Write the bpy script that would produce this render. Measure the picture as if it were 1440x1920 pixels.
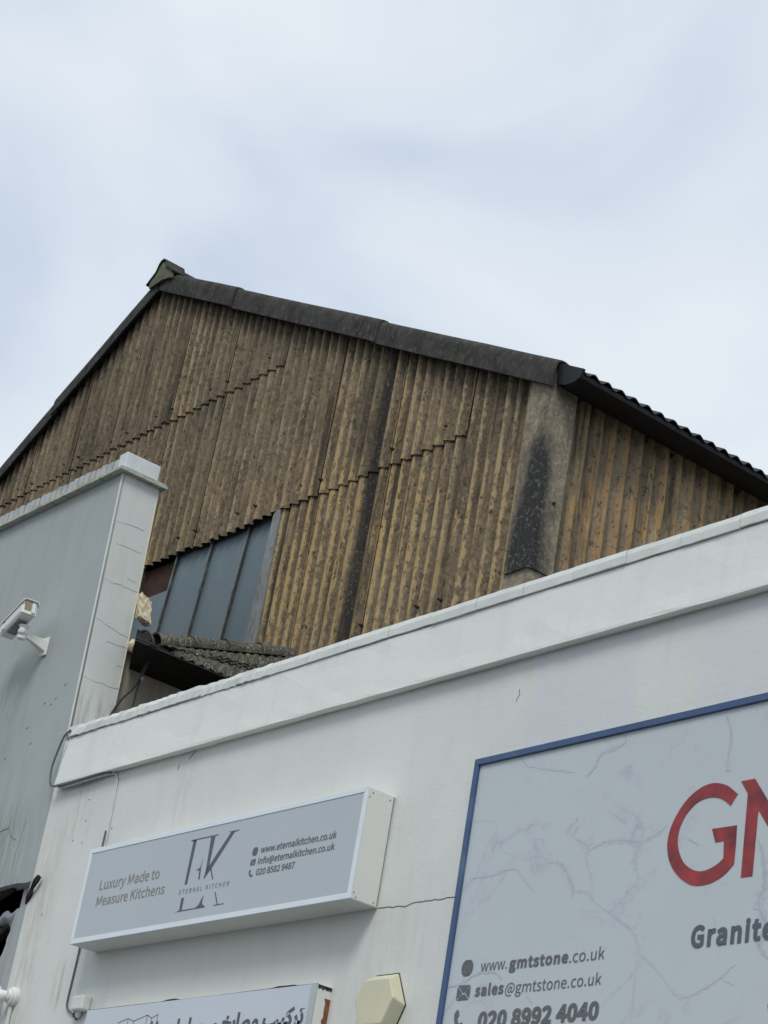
import bpy, bmesh, math, random, os
import numpy as np
from mathutils import Vector, Matrix
random.seed(7)
R = math.radians
for o in list(bpy.data.objects): bpy.data.objects.remove(o, do_unlink=True)
S = bpy.context.scene
COL = S.collection

# ------------------------------------------------------------------ camera
YAW, PITCH, ROLL = R(55.428), R(24.589), R(10.084)
fw = Vector((-math.sin(YAW)*math.cos(PITCH), math.cos(YAW)*math.cos(PITCH), math.sin(PITCH)))
rt = Vector((math.cos(YAW), math.sin(YAW), 0)); up = rt.cross(fw)
r2 = math.cos(ROLL)*rt + math.sin(ROLL)*up
u2 = -math.sin(ROLL)*rt + math.cos(ROLL)*up
cam = bpy.data.cameras.new('camera'); cam_o = bpy.data.objects.new('camera', cam); COL.objects.link(cam_o)
cam.sensor_fit = 'VERTICAL'; cam.sensor_height = 36; cam.lens = 3946.9/1920*36
cam.clip_start = .1; cam.clip_end = 2000
m = Matrix((r2, u2, -fw)).transposed().to_4x4(); m.translation = (0, -7.4, 1.6)
cam_o.matrix_world = m
S.camera = cam_o

# ------------------------------------------------------------------ sky and sun (overcast)
SUN_EL, SUN_AZ = R(50), R(138)          # azimuth measured clockwise from +Y
w = bpy.data.worlds.new('World'); S.world = w; w.use_nodes = True
nt = w.node_tree; nt.nodes.clear()
N = nt.nodes.new; L = nt.links.new
out = N('ShaderNodeOutputWorld')
sky = N('ShaderNodeTexSky'); sky.sky_type = 'NISHITA'; sky.sun_disc = False
sky.sun_elevation = SUN_EL; sky.sun_rotation = SUN_AZ
b1 = N('ShaderNodeBackground'); b1.inputs[1].default_value = .10; L(sky.outputs[0], b1.inputs[0])
tc = N('ShaderNodeTexCoord'); sep = N('ShaderNodeSeparateXYZ'); L(tc.outputs['Generated'], sep.inputs[0])
zz = N('ShaderNodeMath'); zz.operation = 'ADD'; L(sep.outputs[2], zz.inputs[0]); zz.inputs[1].default_value = .35
zm = N('ShaderNodeMath'); zm.operation = 'MAXIMUM'; L(zz.outputs[0], zm.inputs[0]); zm.inputs[1].default_value = .12
dv = N('ShaderNodeVectorMath'); dv.operation = 'DIVIDE'; L(tc.outputs['Generated'], dv.inputs[0])
cb = N('ShaderNodeCombineXYZ')
for i in range(3): L(zm.outputs[0], cb.inputs[i])
L(cb.outputs[0], dv.inputs[1])
n1 = N('ShaderNodeTexNoise'); n1.inputs['Scale'].default_value = 4.6; n1.inputs['Detail'].default_value = 7
n1.inputs['Roughness'].default_value = .46; n1.inputs['Distortion'].default_value = .35; L(dv.outputs[0], n1.inputs['Vector'])
cr = N('ShaderNodeValToRGB'); L(n1.outputs[0], cr.inputs[0])
e = cr.color_ramp.elements
e[0].position = .34; e[0].color = (.56, .64, .765, 1)
e[1].position = .66; e[1].color = (.765, .82, .87, 1)
k = cr.color_ramp.elements.new(.5); k.color = (.685, .755, .84, 1)
b2 = N('ShaderNodeBackground'); b2.inputs[1].default_value = 1.0; L(cr.outputs[0], b2.inputs[0])
mx = N('ShaderNodeMixShader'); mx.inputs[0].default_value = .9
L(b1.outputs[0], mx.inputs[1]); L(b2.outputs[0], mx.inputs[2]); L(mx.outputs[0], out.inputs[0])
sun = bpy.data.lights.new('sun', 'SUN'); sun.energy = 1.6; sun.angle = R(22); sun.color = (1, .965, .91)
so = bpy.data.objects.new('sun', sun); COL.objects.link(so); so.location = (10, -20, 30)
sd = Vector((math.sin(SUN_AZ)*math.cos(SUN_EL), math.cos(SUN_AZ)*math.cos(SUN_EL), math.sin(SUN_EL)))
so.rotation_euler = sd.to_track_quat('Z', 'Y').to_euler()
S.view_settings.view_transform = 'Standard'; S.view_settings.look = 'None'
S.view_settings.exposure = .15; S.view_settings.gamma = 1; S.view_settings.use_curve_mapping = False
S.render.engine = 'CYCLES'

# ------------------------------------------------------------------ material helpers
def mat(name):
    m = bpy.data.materials.new(name); m.use_nodes = True
    t = m.node_tree; b = t.nodes['Principled BSDF']
    return m, t, b
def node(t, typ, **kw):
    n = t.nodes.new(typ)
    for a, v in kw.items():
        if a.startswith('i_'): n.inputs[a[2:]].default_value = v
        elif a.startswith('n'): n.inputs[int(a[1:])].default_value = v
        else: setattr(n, a, v)
    return n
def pos(t, scale=(1, 1, 1)):
    g = t.nodes.new('ShaderNodeNewGeometry'); mp = node(t, 'ShaderNodeMapping'); mp.inputs['Scale'].default_value = scale
    t.links.new(g.outputs['Position'], mp.inputs['Vector']); return mp.outputs[0]
def noise(t, scale, detail=4, rough=.55, stretch=(1, 1, 1), dist=0):
    n = node(t, 'ShaderNodeTexNoise', i_Scale=scale, i_Detail=detail, i_Roughness=rough, i_Distortion=dist)
    t.links.new(pos(t, stretch), n.inputs['Vector']); return n.outputs[0]
def ramp(t, f, p0, p1, v0=0, v1=1):
    r = node(t, 'ShaderNodeMapRange', n1=p0, n2=p1, n3=v0, n4=v1); r.clamp = True
    t.links.new(f, r.inputs[0]); return r.outputs[0]
def mix(t, f, a, b, mode='MIX'):
    n = node(t, 'ShaderNodeMix', data_type='RGBA', blend_type=mode)
    for s, v in ((n.inputs[0], f), (n.inputs[6], a), (n.inputs[7], b)):
        if hasattr(v, 'links'): t.links.new(v, s)
        elif isinstance(v, (int, float)): s.default_value = v
        else: s.default_value = (*v, 1)
    return n.outputs[2]
def math_(t, op, a, b):
    n = node(t, 'ShaderNodeMath', operation=op)
    for i, v in enumerate((a, b)):
        if hasattr(v, 'links'): t.links.new(v, n.inputs[i])
        else: n.inputs[i].default_value = v
    return n.outputs[0]
def bump(t, b, h, dist=.004, strength=.6):
    n = node(t, 'ShaderNodeBump', i_Strength=strength, i_Distance=dist)
    t.links.new(h, n.inputs['Height']); t.links.new(n.outputs[0], b.inputs['Normal'])
def simple(name, col, rough=.6, var=.12, scale=12, spec=.4, metal=0, bmp=0, bscale=80, stretch=(1, 1, 1), dirt=None, dlo=.55, dhi=.75, dscale=3, dstretch=(1, 1, 1)):
    m, t, b = mat(name)
    c2 = tuple(max(0, v*(1-var)) for v in col); c1 = tuple(min(1, v*(1+var)) for v in col)
    c = mix(t, ramp(t, noise(t, scale, 5, .6, stretch), .3, .7), c2, c1)
    if dirt: c = mix(t, ramp(t, noise(t, dscale, 7, .62, dstretch), dlo, dhi, 0, .8), c, dirt)
    t.links.new(c, b.inputs['Base Color'])
    b.inputs['Roughness'].default_value = rough; b.inputs['Specular IOR Level'].default_value = spec; b.inputs['Metallic'].default_value = metal
    if bmp: bump(t, b, noise(t, bscale, 6, .6), .004, bmp)
    return m

def plaster(name, col, mottled, stain, stain_amt=.35, patch=None, grime=None):
    m, t, b = mat(name)
    c = mix(t, ramp(t, noise(t, 1.1, 5, .5), .32, .7), col, mottled)
    c = mix(t, ramp(t, noise(t, 1.0, 6, .6, (7, 7, .9)), .52, .82, 0, stain_amt), c, stain)      # rain streaks
    c = mix(t, ramp(t, noise(t, 14, 6, .65), .62, .8, 0, .22), c, stain)                           # small scuffs
    c = mix(t, ramp(t, noise(t, 70, 3, .7), .70, .78, 0, .30), c, tuple(v*.55 for v in stain))     # specks
    if patch:
        for (x0, x1, z0, z1, colr, amt) in patch:     # rolled-on touch-up paint
            g = node(t, 'ShaderNodeNewGeometry'); s = node(t, 'ShaderNodeSeparateXYZ'); t.links.new(g.outputs['Position'], s.inputs[0])
            wob = ramp(t, noise(t, 6, 3), 0, 1, -.05, .05)
            xx = math_(t, 'ADD', s.outputs[0], wob); z_ = math_(t, 'ADD', s.outputs[2], wob)
            f = math_(t, 'MULTIPLY', math_(t, 'MULTIPLY', ramp(t, xx, x0-.03, x0+.03), ramp(t, xx, x1-.03, x1+.03, 1, 0)),
                      math_(t, 'MULTIPLY', ramp(t, z_, z0-.03, z0+.03), ramp(t, z_, z1-.03, z1+.03, 1, 0)))
            c = mix(t, math_(t, 'MULTIPLY', f, amt), c, colr)
    for (x0, x1, z0, z1, colr, amt) in (grime or []):   # streaky dirt with a shape of its own
        g = node(t, 'ShaderNodeNewGeometry'); s = node(t, 'ShaderNodeSeparateXYZ'); t.links.new(g.outputs['Position'], s.inputs[0])
        xm_, zm_ = (x0+x1)/2, (z0+z1)/2
        fx = ramp(t, math_(t, 'ABSOLUTE', math_(t, 'SUBTRACT', s.outputs[0], xm_), 0), 0, (x1-x0)/2, 1, 0)
        fz = ramp(t, math_(t, 'ABSOLUTE', math_(t, 'SUBTRACT', s.outputs[2], zm_), 0), (z1-z0)*.25, (z1-z0)/2, 1, 0)
        f = math_(t, 'MULTIPLY', math_(t, 'MULTIPLY', fx, fz), ramp(t, noise(t, 2.2, 8, .7, (9, 9, 1.0)), .42, .68))
        c = mix(t, math_(t, 'MULTIPLY', f, amt), c, colr)
    t.links.new(c, b.inputs['Base Color']); b.inputs['Roughness'].default_value = .72; b.inputs['Specular IOR Level'].default_value = .25
    h = math_(t, 'ADD', noise(t, 45, 5, .6), math_(t, 'MULTIPLY', noise(t, 5, 4, .5), 2.5))
    bump(t, b, h, .004, .35)
    return m

M = {}
M['white'] = plaster('white_render', (.675, .695, .655), (.62, .645, .615), (.46, .45, .39), .24,
    patch=[(-8.9, -8.05, 5.55, 6.13, (.61, .635, .67), .55), (-7.55, -6.0, 5.5, 6.13, (.62, .65, .68), .5), (-10.6, -10.0, 5.5, 6.1, (.69, .71, .70), .5)],
    grime=[(-14.7, -14.05, 3.6, 6.0, (.40, .36, .28), .75), (-14.6, -13.6, 5.6, 6.3, (.42, .41, .36), .5), (-13.95, -13.6, 4.3, 4.75, (.36, .33, .27), .8), (-10.6, -9.2, 3.6, 4.8, (.50, .49, .44), .5), (-12.9, -12.3, 5.4, 6.2, (.50, .49, .44), .5)])
M['band'] = plaster('white_band_render', (.715, .735, .695), (.675, .70, .67), (.50, .49, .43), .25)
M['coping'] = plaster('white_coping_paint', (.735, .755, .72), (.65, .675, .645), (.42, .42, .37), .25)
M['grey'] = plaster('blue_grey_render', (.378, .412, .405), (.34, .375, .370), (.25, .28, .265), .50, grime=[(-16.2, -14.4, 5.0, 6.2, (.17, .18, .165), .85), (-15.7, -14.5, 3.8, 5.5, (.09, .085, .07), .95), (-16.5, -15.1, 6.4, 7.5, (.24, .265, .255), .7)])
M['return'] = plaster('pale_render', (.62, .645, .615), (.56, .59, .565), (.40, .41, .36), .38, grime=[(-14.9, -14.3, 6.4, 7.1, (.33, .325, .27), .7)])
M['brickcap'] = simple('grey_painted_brick', (.44, .47, .46), .8, .12, 18, .2, bmp=.6, dirt=(.14, .15, .10), dlo=.5, dhi=.78, dscale=9)
M['capend'] = simple('pale_cap_render', (.64, .68, .68), .75, .08, 10, .2, bmp=.3, dirt=(.30, .25, .09), dlo=.64, dhi=.74, dscale=7)
M['cornice'] = simple('weathered_cornice', (.42, .44, .39), .85, .15, 20, .2, bmp=.6, dirt=(.17, .15, .07), dlo=.5, dhi=.72, dscale=8)
M['mortar'] = simple('dirty_mortar', (.05, .05, .043), .9, .2, 30, .1, bmp=.5)
M['crack'] = simple('crack_line', (.20, .205, .19), .95, .2, 40, .05)
M['asphalt'] = simple('asphalt', (.05, .05, .052), .9, .2, 60, .2, bmp=.5)
M['paving'] = simple('paving', (.28, .275, .26), .85, .15, 3, .2, bmp=.4)
M['black'] = simple('black_rubber', (.022, .023, .025), .5, .2, 30, .35)
M['dark'] = simple('charred_black', (.012, .011, .010), .9, .4, 14, .1, bmp=.8)
M['char'] = simple('charred_timber', (.03, .027, .024), .85, .5, 20, .2, bmp=1, dirt=(.14, .12, .10), dlo=.58, dhi=.75, dscale=12)
M['shade_and_lead'] = simple('eaves_shade_and_lead_black', (.010, .010, .013), .6, .3, 9, .3)  # eave shade painted in as near-black; the lead apron shares it
M['alu'] = simple('white_aluminium', (.70, .76, .80), .35, .03, 5, .5, bmp=0)
M['boxside'] = simple('cream_box_side', (.66, .67, .63), .5, .03, 3, .4)
M['boxunder'] = simple('box_underside', (.60, .62, .61), .5, .05, 3, .4)
M['cream'] = simple('cream_plastic', (.60, .585, .42), .5, .05, 4, .4)
M['cctv'] = simple('white_cctv_plastic', (.70, .70, .66), .45, .04, 8, .4)
M['amber'] = simple('amber_window', (.26, .20, .13), .25, .05, 8, .5)
M['lens'] = simple('black_lens', (.02, .025, .03), .2, .05, 8, .5)
M['bluemet'] = simple('blue_frame', (.045, .09, .19), .45, .10, 6, .4, dirt=(.12, .17, .27), dlo=.5, dhi=.8, dscale=4)
M['darktext'] = simple('dark_grey_vinyl', (.10, .115, .14), .6, .05, 8, .3)
M['darktext2'] = simple('slate_vinyl', (.125, .135, .145), .6, .05, 8, .3)
M['brontext'] = simple('taupe_vinyl', (.255, .25, .225), .6, .05, 8, .3)
M['steel'] = simple('galvanised_strip', (.21, .22, .22), .6, .18, 7, .4, bmp=.3, dirt=(.07, .07, .065), dlo=.5, dhi=.7, dscale=6, dstretch=(3, 3, 1))
M['mullion'] = simple('dark_steel_bar', (.05, .052, .055), .6, .3, 12, .3, dirt=(.16, .16, .15), dlo=.52, dhi=.7, dscale=9)
M['rustboard'] = simple('rust_brown_board', (.045, .024, .018), .8, .25, 10, .2)
M['rust'] = simple('rusty_edge', (.20, .09, .045), .9, .35, 25, .15, bmp=.6)
M['soffitwall'] = simple('grey_brown_render', (.30, .275, .23), .85, .15, 3, .15, dirt=(.11, .10, .085), dlo=.45, dhi=.75, dscale=1.2, dstretch=(6, 6, .8))
M['foam'] = simple('cream_foam', (.66, .58, .42), .9, .15, 14, .1, bmp=.8)
M['ridgegreen'] = simple('mossy_mortar', (.13, .135, .092), .9, .3, 14, .1, bmp=1)
M['boltmat'] = simple('rusty_bolt', (.035, .026, .020), .8, .4, 40, .2)
M['cablegrey'] = simple('grey_cable', (.10, .115, .12), .55, .2, 20, .3)
M['cablewhite'] = simple('painted_cable', (.55, .57, .555), .6, .1, 20, .3)

def sheet_mat(name, orange=0.):
    """weathered asbestos cement: attribute crest = height of the corrugation, lichen = growth, soot = black staining"""
    m, t, b = mat(name)
    def attr(n): a = node(t, 'ShaderNodeAttribute', attribute_name=n); return a.outputs['Fac']
    crest, lich, soot = attr('crest'), attr('lichen'), attr('soot')
    tone = attr('tone'); k_ = 2.9 if orange else 1.2
    base = mix(t, ramp(t, noise(t, 2.2, 6, .6, (3, 3, .8)), .3, .7), (.215*k_, .168*k_, .108*k_), (.092*k_, .074*k_, .051*k_))
    base = mix(t, ramp(t, crest, .05, .75, .30 if orange else .45, 0), base, (.062*k_, .050*k_, .036*k_))                # valleys painted darker, standing in for shade between the corrugations
    base = mix(t, ramp(t, noise(t, 24, 6, .76), .48, .58, 0, .55), base, (.28, .235, .16))           # fine lichen dust
    # lichen on the crests, ragged edge
    r1 = noise(t, 23, 6, .75, (1, 1, .55)); r2_ = noise(t, 3.0, 4, .6, (4, 4, .5))
    f = math_(t, 'ADD', math_(t, 'MULTIPLY', crest, 1.0), math_(t, 'ADD', math_(t, 'MULTIPLY', math_(t, 'SUBTRACT', r1, .5), 2.2), math_(t, 'MULTIPLY', math_(t, 'SUBTRACT', r2_, .5), 1.6)))
    f = math_(t, 'ADD', f, math_(t, 'MULTIPLY', math_(t, 'SUBTRACT', lich, .5), 1.1))
    lichc = mix(t, ramp(t, noise(t, 5, 4, .6), .35, .7), (.48 + .08*orange, .335 + .01*orange, .145), (.37, .285, .17))
    lichc = mix(t, ramp(t, lich, .3, .65, 1, 0), lichc, (.32, .265, .185))
    c = mix(t, math_(t, 'MULTIPLY', ramp(t, f, .74, .96), .90), base, lichc)
    c = mix(t, ramp(t, noise(t, 27, 6, .78, (1, 1, .6)), .545, .62, 0, .85), c, (.044, .037, .029))     # dark pits
    c = mix(t, ramp(t, noise(t, 1.6, 7, .70, (7, 7, .35)), .50, .66, 0, .86), c, (.050, .042, .033))    # vertical grime runs
    c = mix(t, ramp(t, tone, 0, 1, .62, 0), c, (.070, .062, .052))
    sc = mix(t, ramp(t, noise(t, 34, 5, .78), .56, .66, 0, .75), (.026, .026, .026), (.20, .19, .165))
    sf = math_(t, 'ADD', soot, math_(t, 'MULTIPLY', math_(t, 'SUBTRACT', noise(t, 9, 7, .7, (1, 1, .35)), .5), .9))
    c = mix(t, math_(t, 'MULTIPLY', ramp(t, sf, .25, .95, 0, .93), ramp(t, soot, .02, .2)), c, sc)
    t.links.new(c, b.inputs['Base Color']); b.inputs['Roughness'].default_value = .93; b.inputs['Specular IOR Level'].default_value = .12
    bump(t, b, math_(t, 'ADD', noise(t, 90, 5, .7), noise(t, 22, 4, .6)), .006, .7)
    return m
M['sheet'] = sheet_mat('weathered_corrugated_sheet', 0)
M['sheet_side'] = sheet_mat('orange_lichen_corrugated_sheet', 1)
M['roofsheet'] = simple('dark_roof_sheet', (.055, .056, .058), .9, .35, 8, .15, bmp=.8, dirt=(.16, .16, .15), dlo=.55, dhi=.8, dscale=20)
M['barge'] = simple('dark_weathered_capping', (.046, .045, .042), .92, .4, 7, .12, bmp=.8, bscale=60, dirt=(.17, .155, .12), dlo=.52, dhi=.85, dscale=22, dstretch=(1, 1, .6))
M['moss'] = simple('mossy_tile', (.075, .076, .060), .95, .35, 12, .1, bmp=1, dirt=(.34, .33, .28), dlo=.52, dhi=.64, dscale=34, dstretch=(1, 2.5, 1))

def glass_mat():
    m, t, b = mat('dirty_wired_glass')
    c = mix(t, ramp(t, noise(t, 1.5, 5, .6, (1, 1, .6)), .3, .7), (.10, .145, .165), (.14, .185, .20))
    c = mix(t, ramp(t, noise(t, 2, 6, .6, (5, 5, .5)), .55, .8, 0, .4), c, (.12, .13, .115))
    t.links.new(c, b.inputs['Base Color']); b.inputs['Roughness'].default_value = .42; b.inputs['Specular IOR Level'].default_value = .22
    return m
M['glass'] = glass_mat()

def panel_mat(name, col, veins=False, rough=.35):
    m, t, b = mat(name)
    c = mix(t, ramp(t, noise(t, .9, 3, .5), .3, .7), col, tuple(v*.955 for v in col))
    if veins:
        def vein(scale, wdt, amt, tint, dist=1.6, seed=0):
            n = node(t, 'ShaderNodeTexNoise', i_Scale=scale, i_Detail=7, i_Roughness=.58, i_Distortion=dist)
            mp = node(t, 'ShaderNodeMapping'); mp.inputs['Location'].default_value = (seed, seed*.7, seed*1.3)
            g = node(t, 'ShaderNodeNewGeometry'); t.links.new(g.outputs['Position'], mp.inputs['Vector']); t.links.new(mp.outputs[0], n.inputs['Vector'])
            d = math_(t, 'ABSOLUTE', math_(t, 'SUBTRACT', n.outputs[0], .5), 0)
            return math_(t, 'MULTIPLY', ramp(t, d, 0, wdt, 1, 0), amt)
        gate = ramp(t, noise(t, 1.7, 3, .5), .46, .60)
        c = mix(t, math_(t, 'MULTIPLY', vein(.8, .008, .35, 0), gate), c, (.29, .30, .345))
        c = mix(t, math_(t, 'MULTIPLY', vein(.8, .035, .20, 0), gate), c, (.31, .32, .37))
        c = mix(t, math_(t, 'MULTIPLY', vein(1.3, .006, .42, 0, 1.2, 5.3), ramp(t, noise(t, 2.3, 3, .5), .48, .62)), c, (.30, .31, .35))
    t.links.new(c, b.inputs['Base Color']); b.inputs['Roughness'].default_value = rough; b.inputs['Specular IOR Level'].default_value = .25
    return m
M['ekpanel'] = panel_mat('pale_grey_acrylic', (.455, .505, .540))
M['gmtpanel'] = panel_mat('printed_marble_panel', (.51, .555, .580), True)
M['arpanel'] = panel_mat('pale_print_panel', (.56, .61, .67))
def red_mat():
    m, t, b = mat('mottled_red_vinyl')
    c = mix(t, ramp(t, noise(t, 7, 5, .6), .35, .68), (.13, .014, .022), (.36, .030, .026))
    t.links.new(c, b.inputs['Base Color']); b.inputs['Roughness'].default_value = .45
    return m
M['red'] = red_mat()

# ------------------------------------------------------------------ object helpers
ORG = {}
def tag(o, label, cat, group=None, kind=None):
    if label: o['label'] = label
    if cat: o['category'] = cat
    if group: o['group'] = group
    if kind: o['kind'] = kind
    return o
def thing(name, loc, label, cat, group=None):
    o = bpy.data.objects.new(name, None); COL.objects.link(o); o.location = loc; o.empty_display_size = .1
    ORG[o.name] = Vector(loc); return tag(o, label, cat, group)
def mesh(name, V, Fs, mt, parent=None, smooth=False, attrs=None, bevel=0, auto=False):
    V = [Vector(v) for v in V]
    if parent is not None:
        root = parent
        while root.parent: root = root.parent
        org = ORG[root.name]
    else:
        lo = [min(v[i] for v in V) for i in range(3)]; hi = [max(v[i] for v in V) for i in range(3)]
        org = Vector(((lo[0]+hi[0])/2, (lo[1]+hi[1])/2, lo[2]))
    me = bpy.data.meshes.new(name); me.from_pydata([v-org for v in V], [], Fs)
    me.validate(); bm = bmesh.new(); bm.from_mesh(me); bmesh.ops.recalc_face_normals(bm, faces=bm.faces)
    if bevel: bmesh.ops.bevel(bm, geom=bm.edges[:], offset=bevel, segments=2, affect='EDGES', profile=.5)
    bm.to_mesh(me); bm.free()
    if attrs:
        for k_, vals in attrs.items():
            a = me.attributes.new(k_, 'FLOAT', 'POINT'); a.data.foreach_set('value', vals)
    if smooth: me.polygons.foreach_set('use_smooth', [True]*len(me.polygons))
    me.materials.append(M[mt] if isinstance(mt, str) else mt)
    o = bpy.data.objects.new(name, me); COL.objects.link(o)
    if parent is not None: o.parent = parent
    else: o.location = org; ORG[o.name] = org
    if auto:
        try: me.set_sharp_from_angle(angle=R(40)); me.polygons.foreach_set('use_smooth', [True]*len(me.polygons))
        except Exception: pass
    return o
BOXF = [(0, 1, 2, 3), (7, 6, 5, 4), (0, 4, 5, 1), (1, 5, 6, 2), (2, 6, 7, 3), (3, 7, 4, 0)]
def box(name, x0, x1, y0, y1, z0, z1, mt, parent=None, bevel=0):
    V = [(x0, y0, z0), (x1, y0, z0), (x1, y1, z0), (x0, y1, z0), (x0, y0, z1), (x1, y0, z1), (x1, y1, z1), (x0, y1, z1)]
    return mesh(name, V, BOXF, mt, parent, bevel=bevel)
def hexa(name, V, mt, parent=None, bevel=0): return mesh(name, V, BOXF, mt, parent, bevel=bevel)
def prism(name, pts, y0, y1, mt, parent=None, bevel=0):
    n = len(pts); V = [(x, y0, z) for x, z in pts]+[(x, y1, z) for x, z in pts]
    return mesh(name, V, [tuple(range(n)), tuple(range(2*n-1, n-1, -1))]+[(i, (i+1) % n, n+(i+1) % n, n+i) for i in range(n)], mt, parent, bevel=bevel)
def extr_x(name, prof, x0, x1, mt, parent=None, nseg=1, jit=0, smooth=False):
    """closed (y,z) profile swept along x"""
    n = len(prof); V = []; Fs = []
    for s in range(nseg+1):
        x = x0+(x1-x0)*s/nseg
        for (y, z) in prof: V.append((x, y+random.uniform(-jit, jit), z+random.uniform(-jit, jit)))
    for s in range(nseg):
        for i in range(n): Fs.append((s*n+i, s*n+(i+1) % n, (s+1)*n+(i+1) % n, (s+1)*n+i))
    Fs += [tuple(range(n)), tuple(range(nseg*n, nseg*n+n))]
    return mesh(name, V, Fs, mt, parent, auto=smooth)
def smoothpath(P, n=6):
    P = [Vector(p) for p in P]
    if len(P) < 3: return P
    out = []
    for i in range(len(P)-1):
        p0 = P[max(i-1, 0)]; p1 = P[i]; p2 = P[i+1]; p3 = P[min(i+2, len(P)-1)]
        for j in range(n):
            u = j/n
            out.append(.5*((2*p1)+(p2-p0)*u+(2*p0-5*p1+4*p2-p3)*u*u+(3*p1-p0-3*p2+p3)*u**3))
    return out+[P[-1]]
def tube(name, P, r, mt, parent=None, sides=8, sm=True, n=6):
    P = smoothpath(P, n) if sm else [Vector(p) for p in P]
    rr = r if isinstance(r, (list, tuple)) else [r]*len(P)
    if len(rr) != len(P): rr = [rr[0]+(rr[-1]-rr[0])*i/(len(P)-1) for i in range(len(P))]
    V = []; Fs = []; ref = Vector((.31, .2, .93))
    for i, p in enumerate(P):
        d = (P[min(i+1, len(P)-1)]-P[max(i-1, 0)]).normalized()
        a = d.cross(ref); a = a.normalized() if a.length > 1e-4 else d.orthogonal().normalized(); b = d.cross(a)
        for k_ in range(sides):
            t = 2*math.pi*k_/sides; V.append(p+rr[i]*(math.cos(t)*a+math.sin(t)*b))
    for i in range(len(P)-1):
        for k_ in range(sides): Fs.append((i*sides+k_, i*sides+(k_+1) % sides, (i+1)*sides+(k_+1) % sides, (i+1)*sides+k_))
    Fs += [tuple(range(sides)), tuple(range((len(P)-1)*sides, len(P)*sides))]
    return mesh(name, V, Fs, mt, parent, auto=True)
def lathe(name, axis0, axis1, prof, mt, parent=None, sides=20):
    """prof: (t along axis in metres, radius)"""
    a0 = Vector(axis0); d = (Vector(axis1)-a0).normalized(); a = d.orthogonal().normalized(); b = d.cross(a)
    V = []; Fs = []
    for (t, r) in prof:
        for k_ in range(sides):
            q = 2*math.pi*k_/sides; V.append(a0+d*t+r*(math.cos(q)*a+math.sin(q)*b))
    for i in range(len(prof)-1):
        for k_ in range(sides): Fs.append((i*sides+k_, i*sides+(k_+1) % sides, (i+1)*sides+(k_+1) % sides, (i+1)*sides+k_))
    Fs += [tuple(range(sides)), tuple(range((len(prof)-1)*sides, len(prof)*sides))]
    return mesh(name, V, Fs, mt, parent, auto=True)

# fonts bundled with Blender; falls back to its built-in font
FD = os.path.join(bpy.utils.resource_path('LOCAL'), 'datafiles', 'fonts')
def font(fn):
    try: return bpy.data.fonts.load(os.path.join(FD, fn))
    except Exception: return None
F_SANS = font('Noto Sans CJK Regular.woff2'); F_AR = font('NotoSansArabic-VariableFont_wdth,wght.woff2')
def text(name, s, x0, x1, z0, z1, y, mt, parent, bold=0., fnt=None, ref=None, space=1.0, wref=None):
    """lettering as a thin mesh on an XZ plane; x0..x1 is the width; z0 is the baseline and z1 the top of the glyphs of ref"""
    fnt = fnt or F_SANS
    def conv(st, off):
        cu = bpy.data.curves.new('t', 'FONT'); cu.body = st; cu.size = 1; cu.offset = off; cu.resolution_u = 4; cu.space_character = space
        if fnt: cu.font = fnt
        ob = bpy.data.objects.new('t', cu); COL.objects.link(ob)
        dg = bpy.context.evaluated_depsgraph_get(); me_ = bpy.data.meshes.new_from_object(ob.evaluated_get(dg))
        V_ = [tuple(v.co) for v in me_.vertices]; F_ = [tuple(p.vertices) for p in me_.polygons]
        bpy.data.objects.remove(ob); bpy.data.curves.remove(cu); bpy.data.meshes.remove(me_)
        return V_, F_
    V_, F_ = conv(s, bold)
    Rv, _ = conv(ref or s, bold)
    h = max(v[1] for v in Rv); xs = [v[0] for v in V_]; a, b = min(xs), max(xs)
    if wref: Wv, _ = conv(wref, bold); b = max(v[0] for v in Wv)
    sx = (x1-x0)/(b-a); sz = (z1-z0)/h; th = .0015
    ends = [-1e9]; words = s.split(' ')
    for i_ in range(1, len(words)):                      # one part for each word
        q = conv(' '.join(words[:i_]), bold)[0]; ends.append(max(v[0] for v in q)+.02)
    ends.append(1e9)
    for e0, e1 in zip(ends[:-1], ends[1:]):
        fs = [f for f in F_ if all(e0 <= V_[i_][0] < e1 for i_ in f)]; used = sorted({i_ for f in fs for i_ in f}); ix = {v: n_ for n_, v in enumerate(used)}
        V2 = [(x0+(V_[i_][0]-a)*sx, y, z0+V_[i_][1]*sz) for i_ in used]; n = len(V2)
        if not n: continue
        fl = [tuple(ix[i_] for i_ in f) for f in fs]
        if space < 1.2: mesh(name, V2, fl, mt, parent); continue
        par_ = list(range(n))                              # spaced lettering: one part for each letter
        def find(i_):
            while par_[i_] != i_: i_ = par_[i_]
            return i_
        for f in fl:
            for q in f[1:]: par_[find(q)] = find(f[0])
        for rt_ in sorted({find(i_) for i_ in range(n)}, key=lambda i_: V2[i_][0]):
            us = [i_ for i_ in range(n) if find(i_) == rt_]; jx_ = {v: k2 for k2, v in enumerate(us)}
            mesh('letter', [V2[i_] for i_ in us], [tuple(jx_[i_] for i_ in f) for f in fl if f[0] in jx_], mt, parent)

# ------------------------------------------------------------------ ground
def plane(name, x0, x1, y0, y1, z, mt):
    return tag(mesh(name, [(x0, y0, z), (x1, y0, z), (x1, y1, z), (x0, y1, z)], [(0, 1, 2, 3)], mt), None, None, kind='structure')
plane('ground', -600, 600, -600, 600, -.13, 'asphalt')
plane('road', -600, 600, -14, -4.25, -.124, 'asphalt')
tag(box('pavement', -200, 200, -4.1, 0, -.125, 0, 'paving'), None, None, kind='structure')
tag(box('kerb', -200, 200, -4.25, -4.101, -.125, -.002, 'paving', bevel=.015), None, None, kind='structure')

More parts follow.
